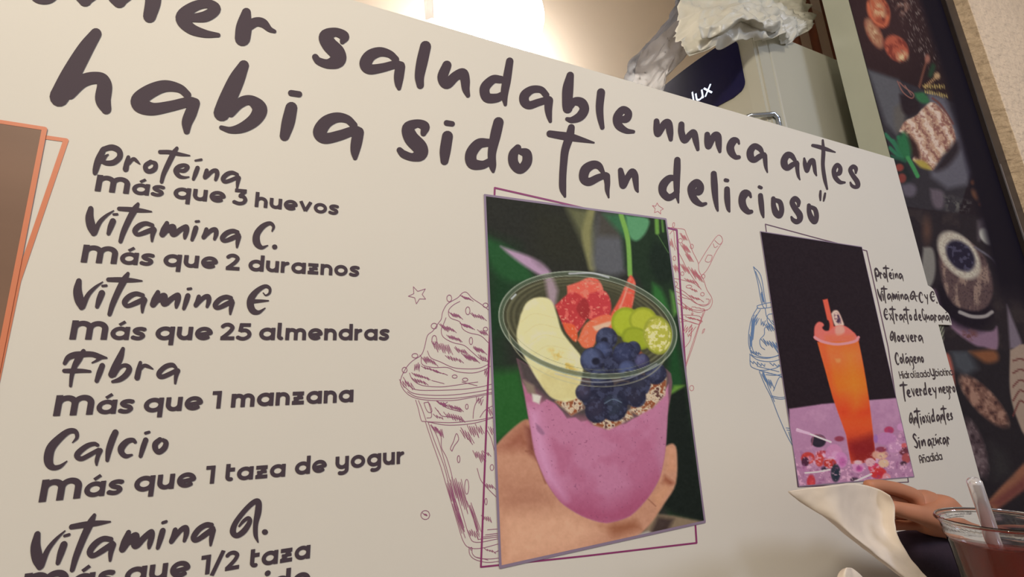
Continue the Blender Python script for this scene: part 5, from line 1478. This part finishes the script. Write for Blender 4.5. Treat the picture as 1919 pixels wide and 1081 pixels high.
md = tp.modifiers.new('thick', 'SOLIDIFY'); md.thickness = .0005
tag(tp, 'strip of shiny clear tape running up from the board top edge', 'tape')

# ================================================================== FOREGROUND
# clear cup with red drink and a clear straw
CUPC = W(1866, 973, -CAMD + .27)
cupx, cupy, cupz = [float(v) for v in CUPC]
RR = .046
TBZ = cupz - .135
cup = empty('drink_cup', (cupx, cupy, TBZ))
tag(cup, 'clear plastic cup of dark red drink at the lower right corner', 'cup')


def lathe(name, prof, m, parent, seg=72, close=False):
    bm = bmesh.new(); rings = []
    for r, z in prof:
        rings.append([bm.verts.new((cupx + r * math.cos(k * 2 * math.pi / seg), cupy + r * math.sin(k * 2 * math.pi / seg), z)) for k in range(seg)])
    for a, b in zip(rings[:-1], rings[1:]):
        for k in range(seg): bm.faces.new((a[k], a[(k + 1) % seg], b[(k + 1) % seg], b[k]))
    bm.faces.new(rings[0][::-1]); bm.faces.new(rings[-1])
    bmesh.ops.recalc_face_normals(bm, faces=bm.faces)
    return obj(name, bm, m, parent, smooth=True)

h_ = cupz - TBZ
lathe('cup_body', [(.029, TBZ + .001), (.031, TBZ + .003), (RR - .004, TBZ + h_ - .022), (RR - .0035, TBZ + h_ - .018), (RR - .0015, TBZ + h_ - .016), (RR - .001, TBZ + h_ - .003),
                   (RR + .0015, TBZ + h_ - .003), (RR + .003, TBZ + h_ - .001), (RR + .0015, TBZ + h_ + .0015), (RR - .0005, TBZ + h_), (RR - .0022, TBZ + h_ - .004), (RR - .0028, TBZ + h_ - .016), (RR - .0048, TBZ + h_ - .020), (.030, TBZ + .006), (.027, TBZ + .004)], MT['cup'], cup)
lathe('drink', [(.029, TBZ + .0062), (.0298, TBZ + .0068), (RR - .0053, TBZ + h_ - .0205), (RR - .006, TBZ + h_ - .020)], MT['drink'], cup)
st0 = Vector(W(1826, 903, cupy + .0)); st1 = Vector((cupx - .002, cupy - .004, TBZ + .02))
st1 = st0 + (Vector(W(1862, 1010, cupy + .012)) - st0) * 3.0
st = empty('straw', (st1.x, st1.y, st1.z))
tag(st, 'wide shiny silvery straw standing in the cup of red drink', 'straw')
bm = bmesh.new()
dv = (st1 - st0).normalized()
pts = [st0 + (st1 - st0) * (i / 10) for i in range(11)]
tube(bm, [pts[0] - dv * .0035, pts[0] - dv * .002] + pts, [.003, .0052] + [.0062] * 11, 28, cap=True)
so = obj('tube', bm, MT['straw'], st, smooth=True)

# napkins
def sheet(name, rows, m, label, cat, amp=.0012, seed=2):
    from mathutils import noise as N
    G = np.array([[W(*c) for c in r] for r in rows])
    G2 = np.array([smooth_path(r, 8) for r in G]); G3 = np.array([smooth_path(G2[:, j], 8) for j in range(G2.shape[1])])
    a, b = G3.shape[:2]; V = []
    for i in range(a):
        for j in range(b):
            p = Vector(G3[i, j]); k = N.noise(p * 45 + Vector((seed, 0, 0))) + .5 * N.noise(p * 110)
            V.append((p.x, p.y + amp * k, p.z))
    Fs = [(i * b + j, i * b + j + 1, (i + 1) * b + j + 1, (i + 1) * b + j) for i in range(a - 1) for j in range(b - 1)]
    o = link(name, V, Fs, m, None, smooth=True)
    md = o.modifiers.new('thick', 'SOLIDIFY'); md.thickness = .0008
    return tag(o, label, cat)

yn = -.16
sheet('paper_napkin', [
    [(1477, 921, yn + .004), (1520, 914, yn - .004), (1562, 909, yn - .010), (1600, 905, yn + .010), (1640, 914, yn + .014), (1668, 929, yn + .004)],
    [(1482, 927, yn + .004), (1525, 932, yn - .004), (1568, 936, yn - .010), (1604, 938, yn + .010), (1645, 942, yn + .016), (1677, 948, yn + .004)],
    [(1502, 942, yn + .004), (1535, 958, yn - .004), (1580, 970, yn - .012), (1612, 975, yn + .008), (1648, 976, yn + .016), (1677, 978, yn + .004)],
    [(1540, 966, yn + .002), (1565, 982, yn - .006), (1598, 1000, yn - .014), (1628, 1010, yn + .002), (1658, 1008, yn + .010), (1684, 1006, yn + .002)],
    [(1582, 1000, yn), (1602, 1014, yn - .008), (1632, 1030, yn - .014), (1660, 1036, yn - .008), (1685, 1036, yn), (1698, 1034, yn)],
    [(1624, 1033, yn - .002), (1642, 1044, yn - .010), (1664, 1056, yn - .014), (1684, 1062, yn - .012), (1702, 1062, yn - .004), (1716, 1058, yn - .002)],
    [(1700, 1090, yn - .004), (1712, 1098, yn - .010), (1724, 1104, yn - .014), (1736, 1106, yn - .012), (1746, 1104, yn - .006), (1756, 1100, yn - .004)],
], MT['paper'], 'white folded paper napkin held by the hand near the board', 'napkin')
sheet('paper_napkin', [
    [(1580, 1066, yn - .03), (1588, 1064, yn - .034), (1596, 1064, yn - .03), (1604, 1069, yn - .03)],
    [(1572, 1076, yn - .03), (1586, 1077, yn - .036), (1600, 1078, yn - .032), (1616, 1080, yn - .03)],
    [(1568, 1095, yn - .03), (1588, 1097, yn - .036), (1606, 1098, yn - .032), (1628, 1097, yn - .03)],
    [(1566, 1130, yn - .03), (1590, 1132, yn - .036), (1612, 1132, yn - .032), (1640, 1130, yn - .03)],
], MT['paper'], 'tip of a second white napkin at the bottom edge', 'napkin', seed=8)

# arm and hand that hold the napkin
def skin_body(name, verts, edges, radii, m, parent=None, root=0, sub=2):
    me = bpy.data.meshes.new(name); me.from_pydata([tuple(v) for v in verts], edges, []); me.update()
    o = bpy.data.objects.new(name, me); COL.objects.link(o)
    bpy.context.view_layer.objects.active = o
    md = o.modifiers.new('skin', 'SKIN'); md.use_smooth_shade = True
    lay = me.skin_vertices[0].data if me.skin_vertices else None
    if lay is None:
        bm = bmesh.new(); bm.from_mesh(me); bm.verts.layers.skin.verify(); bm.to_mesh(me); bm.free()
        lay = me.skin_vertices[0].data
    for i, r in enumerate(radii):
        lay[i].radius = (r, r) if not hasattr(r, '__len__') else r
        lay[i].use_root = (i == root)
    sb = o.modifiers.new('sub', 'SUBSURF'); sb.levels = sub; sb.render_levels = sub
    me.materials.append(m)
    if parent:
        o.parent = parent
    return o

yh = yn + .030
def Hp(px, py, dy=0.0): return W(px, py, yh + dy)
V = []; E = []; Rr = []
def av(p, r, prev=None):
    V.append(p); Rr.append(r)
    if prev is not None: E.append((prev, len(V) - 1))
    return len(V) - 1
wrist = av(Hp(1800, 984, .012), (.021, .026))
palm1 = av(Hp(1765, 968, .012), (.019, .030), wrist)
palm2 = av(Hp(1728, 955, .010), (.016, .031), palm1)
fore = av(Hp(1870, 1030, .02), .029, wrist)
fore2 = av(Hp(1970, 1100, .03), .034, fore)
# index (upper edge), middle, ring, little; each rooted in the palm
for chain in (
    [((1708, 926), .004, .0100), ((1680, 916), .002, .0092), ((1650, 910), -.002, .0082), ((1624, 909), -.006, .0066)],
    [((1704, 942), .014, .0098), ((1672, 934), .014, .0090), ((1640, 930), .008, .0080), ((1614, 932), .002, .0066)],
    [((1706, 962), .018, .0096), ((1674, 958), .018, .0088), ((1646, 958), .012, .0078), ((1622, 962), .006, .0064)],
    [((1714, 982), .018, .0084), ((1690, 982), .020, .0076), ((1668, 984), .014, .0068), ((1650, 988), .008, .0056)]):
    pv = palm2
    for (a, b), dy, r in chain:
        pv = av(Hp(a, b, dy), r, pv)
pv = palm1
for (a, b), dy, r in [((1738, 968), -.012, .0125), ((1710, 960), -.016, .0108), ((1684, 954), -.012, .0094), ((1662, 948), -.014, .0074)]:
    pv = av(Hp(a, b, dy), r, pv)
person = skin_body('person', V, E, Rr, MT['skin'])
tag(person, 'hand and forearm of a person holding the napkin behind the cup', 'person')
# sleeve
bm = bmesh.new()
tube(bm, [Hp(1688, 1016, .030), Hp(1696, 1020, .030), Hp(1722, 1032, .030), Hp(1770, 1050, .030), Hp(1850, 1084, .02), Hp(1990, 1150, .03)], [.006, .016, .026, .034, .040, .05], 28, cap=True)
sv = obj('sleeve', bm, MT['sleeve'], None, smooth=True)
sv.parent = person; sv['label'] = 'dark sleeve around the forearm'

# table below the frame that carries the cup
tb = empty('dining_table', (cupx, cupy, 0))
tag(tb, 'brown dining table edge under the cup of red drink', 'table')
box('table_top', cupx - .10, cupx + .60, cupy - .5, -.23, TBZ - .03, TBZ, MT['table'], tb, .004)
box('leg', cupx - .05, cupx, cupy - .4, cupy - .35, 0, TBZ - .03, MT['table'], tb)
box('leg', cupx + .50, cupx + .55, cupy - .4, cupy - .35, 0, TBZ - .03, MT['table'], tb)
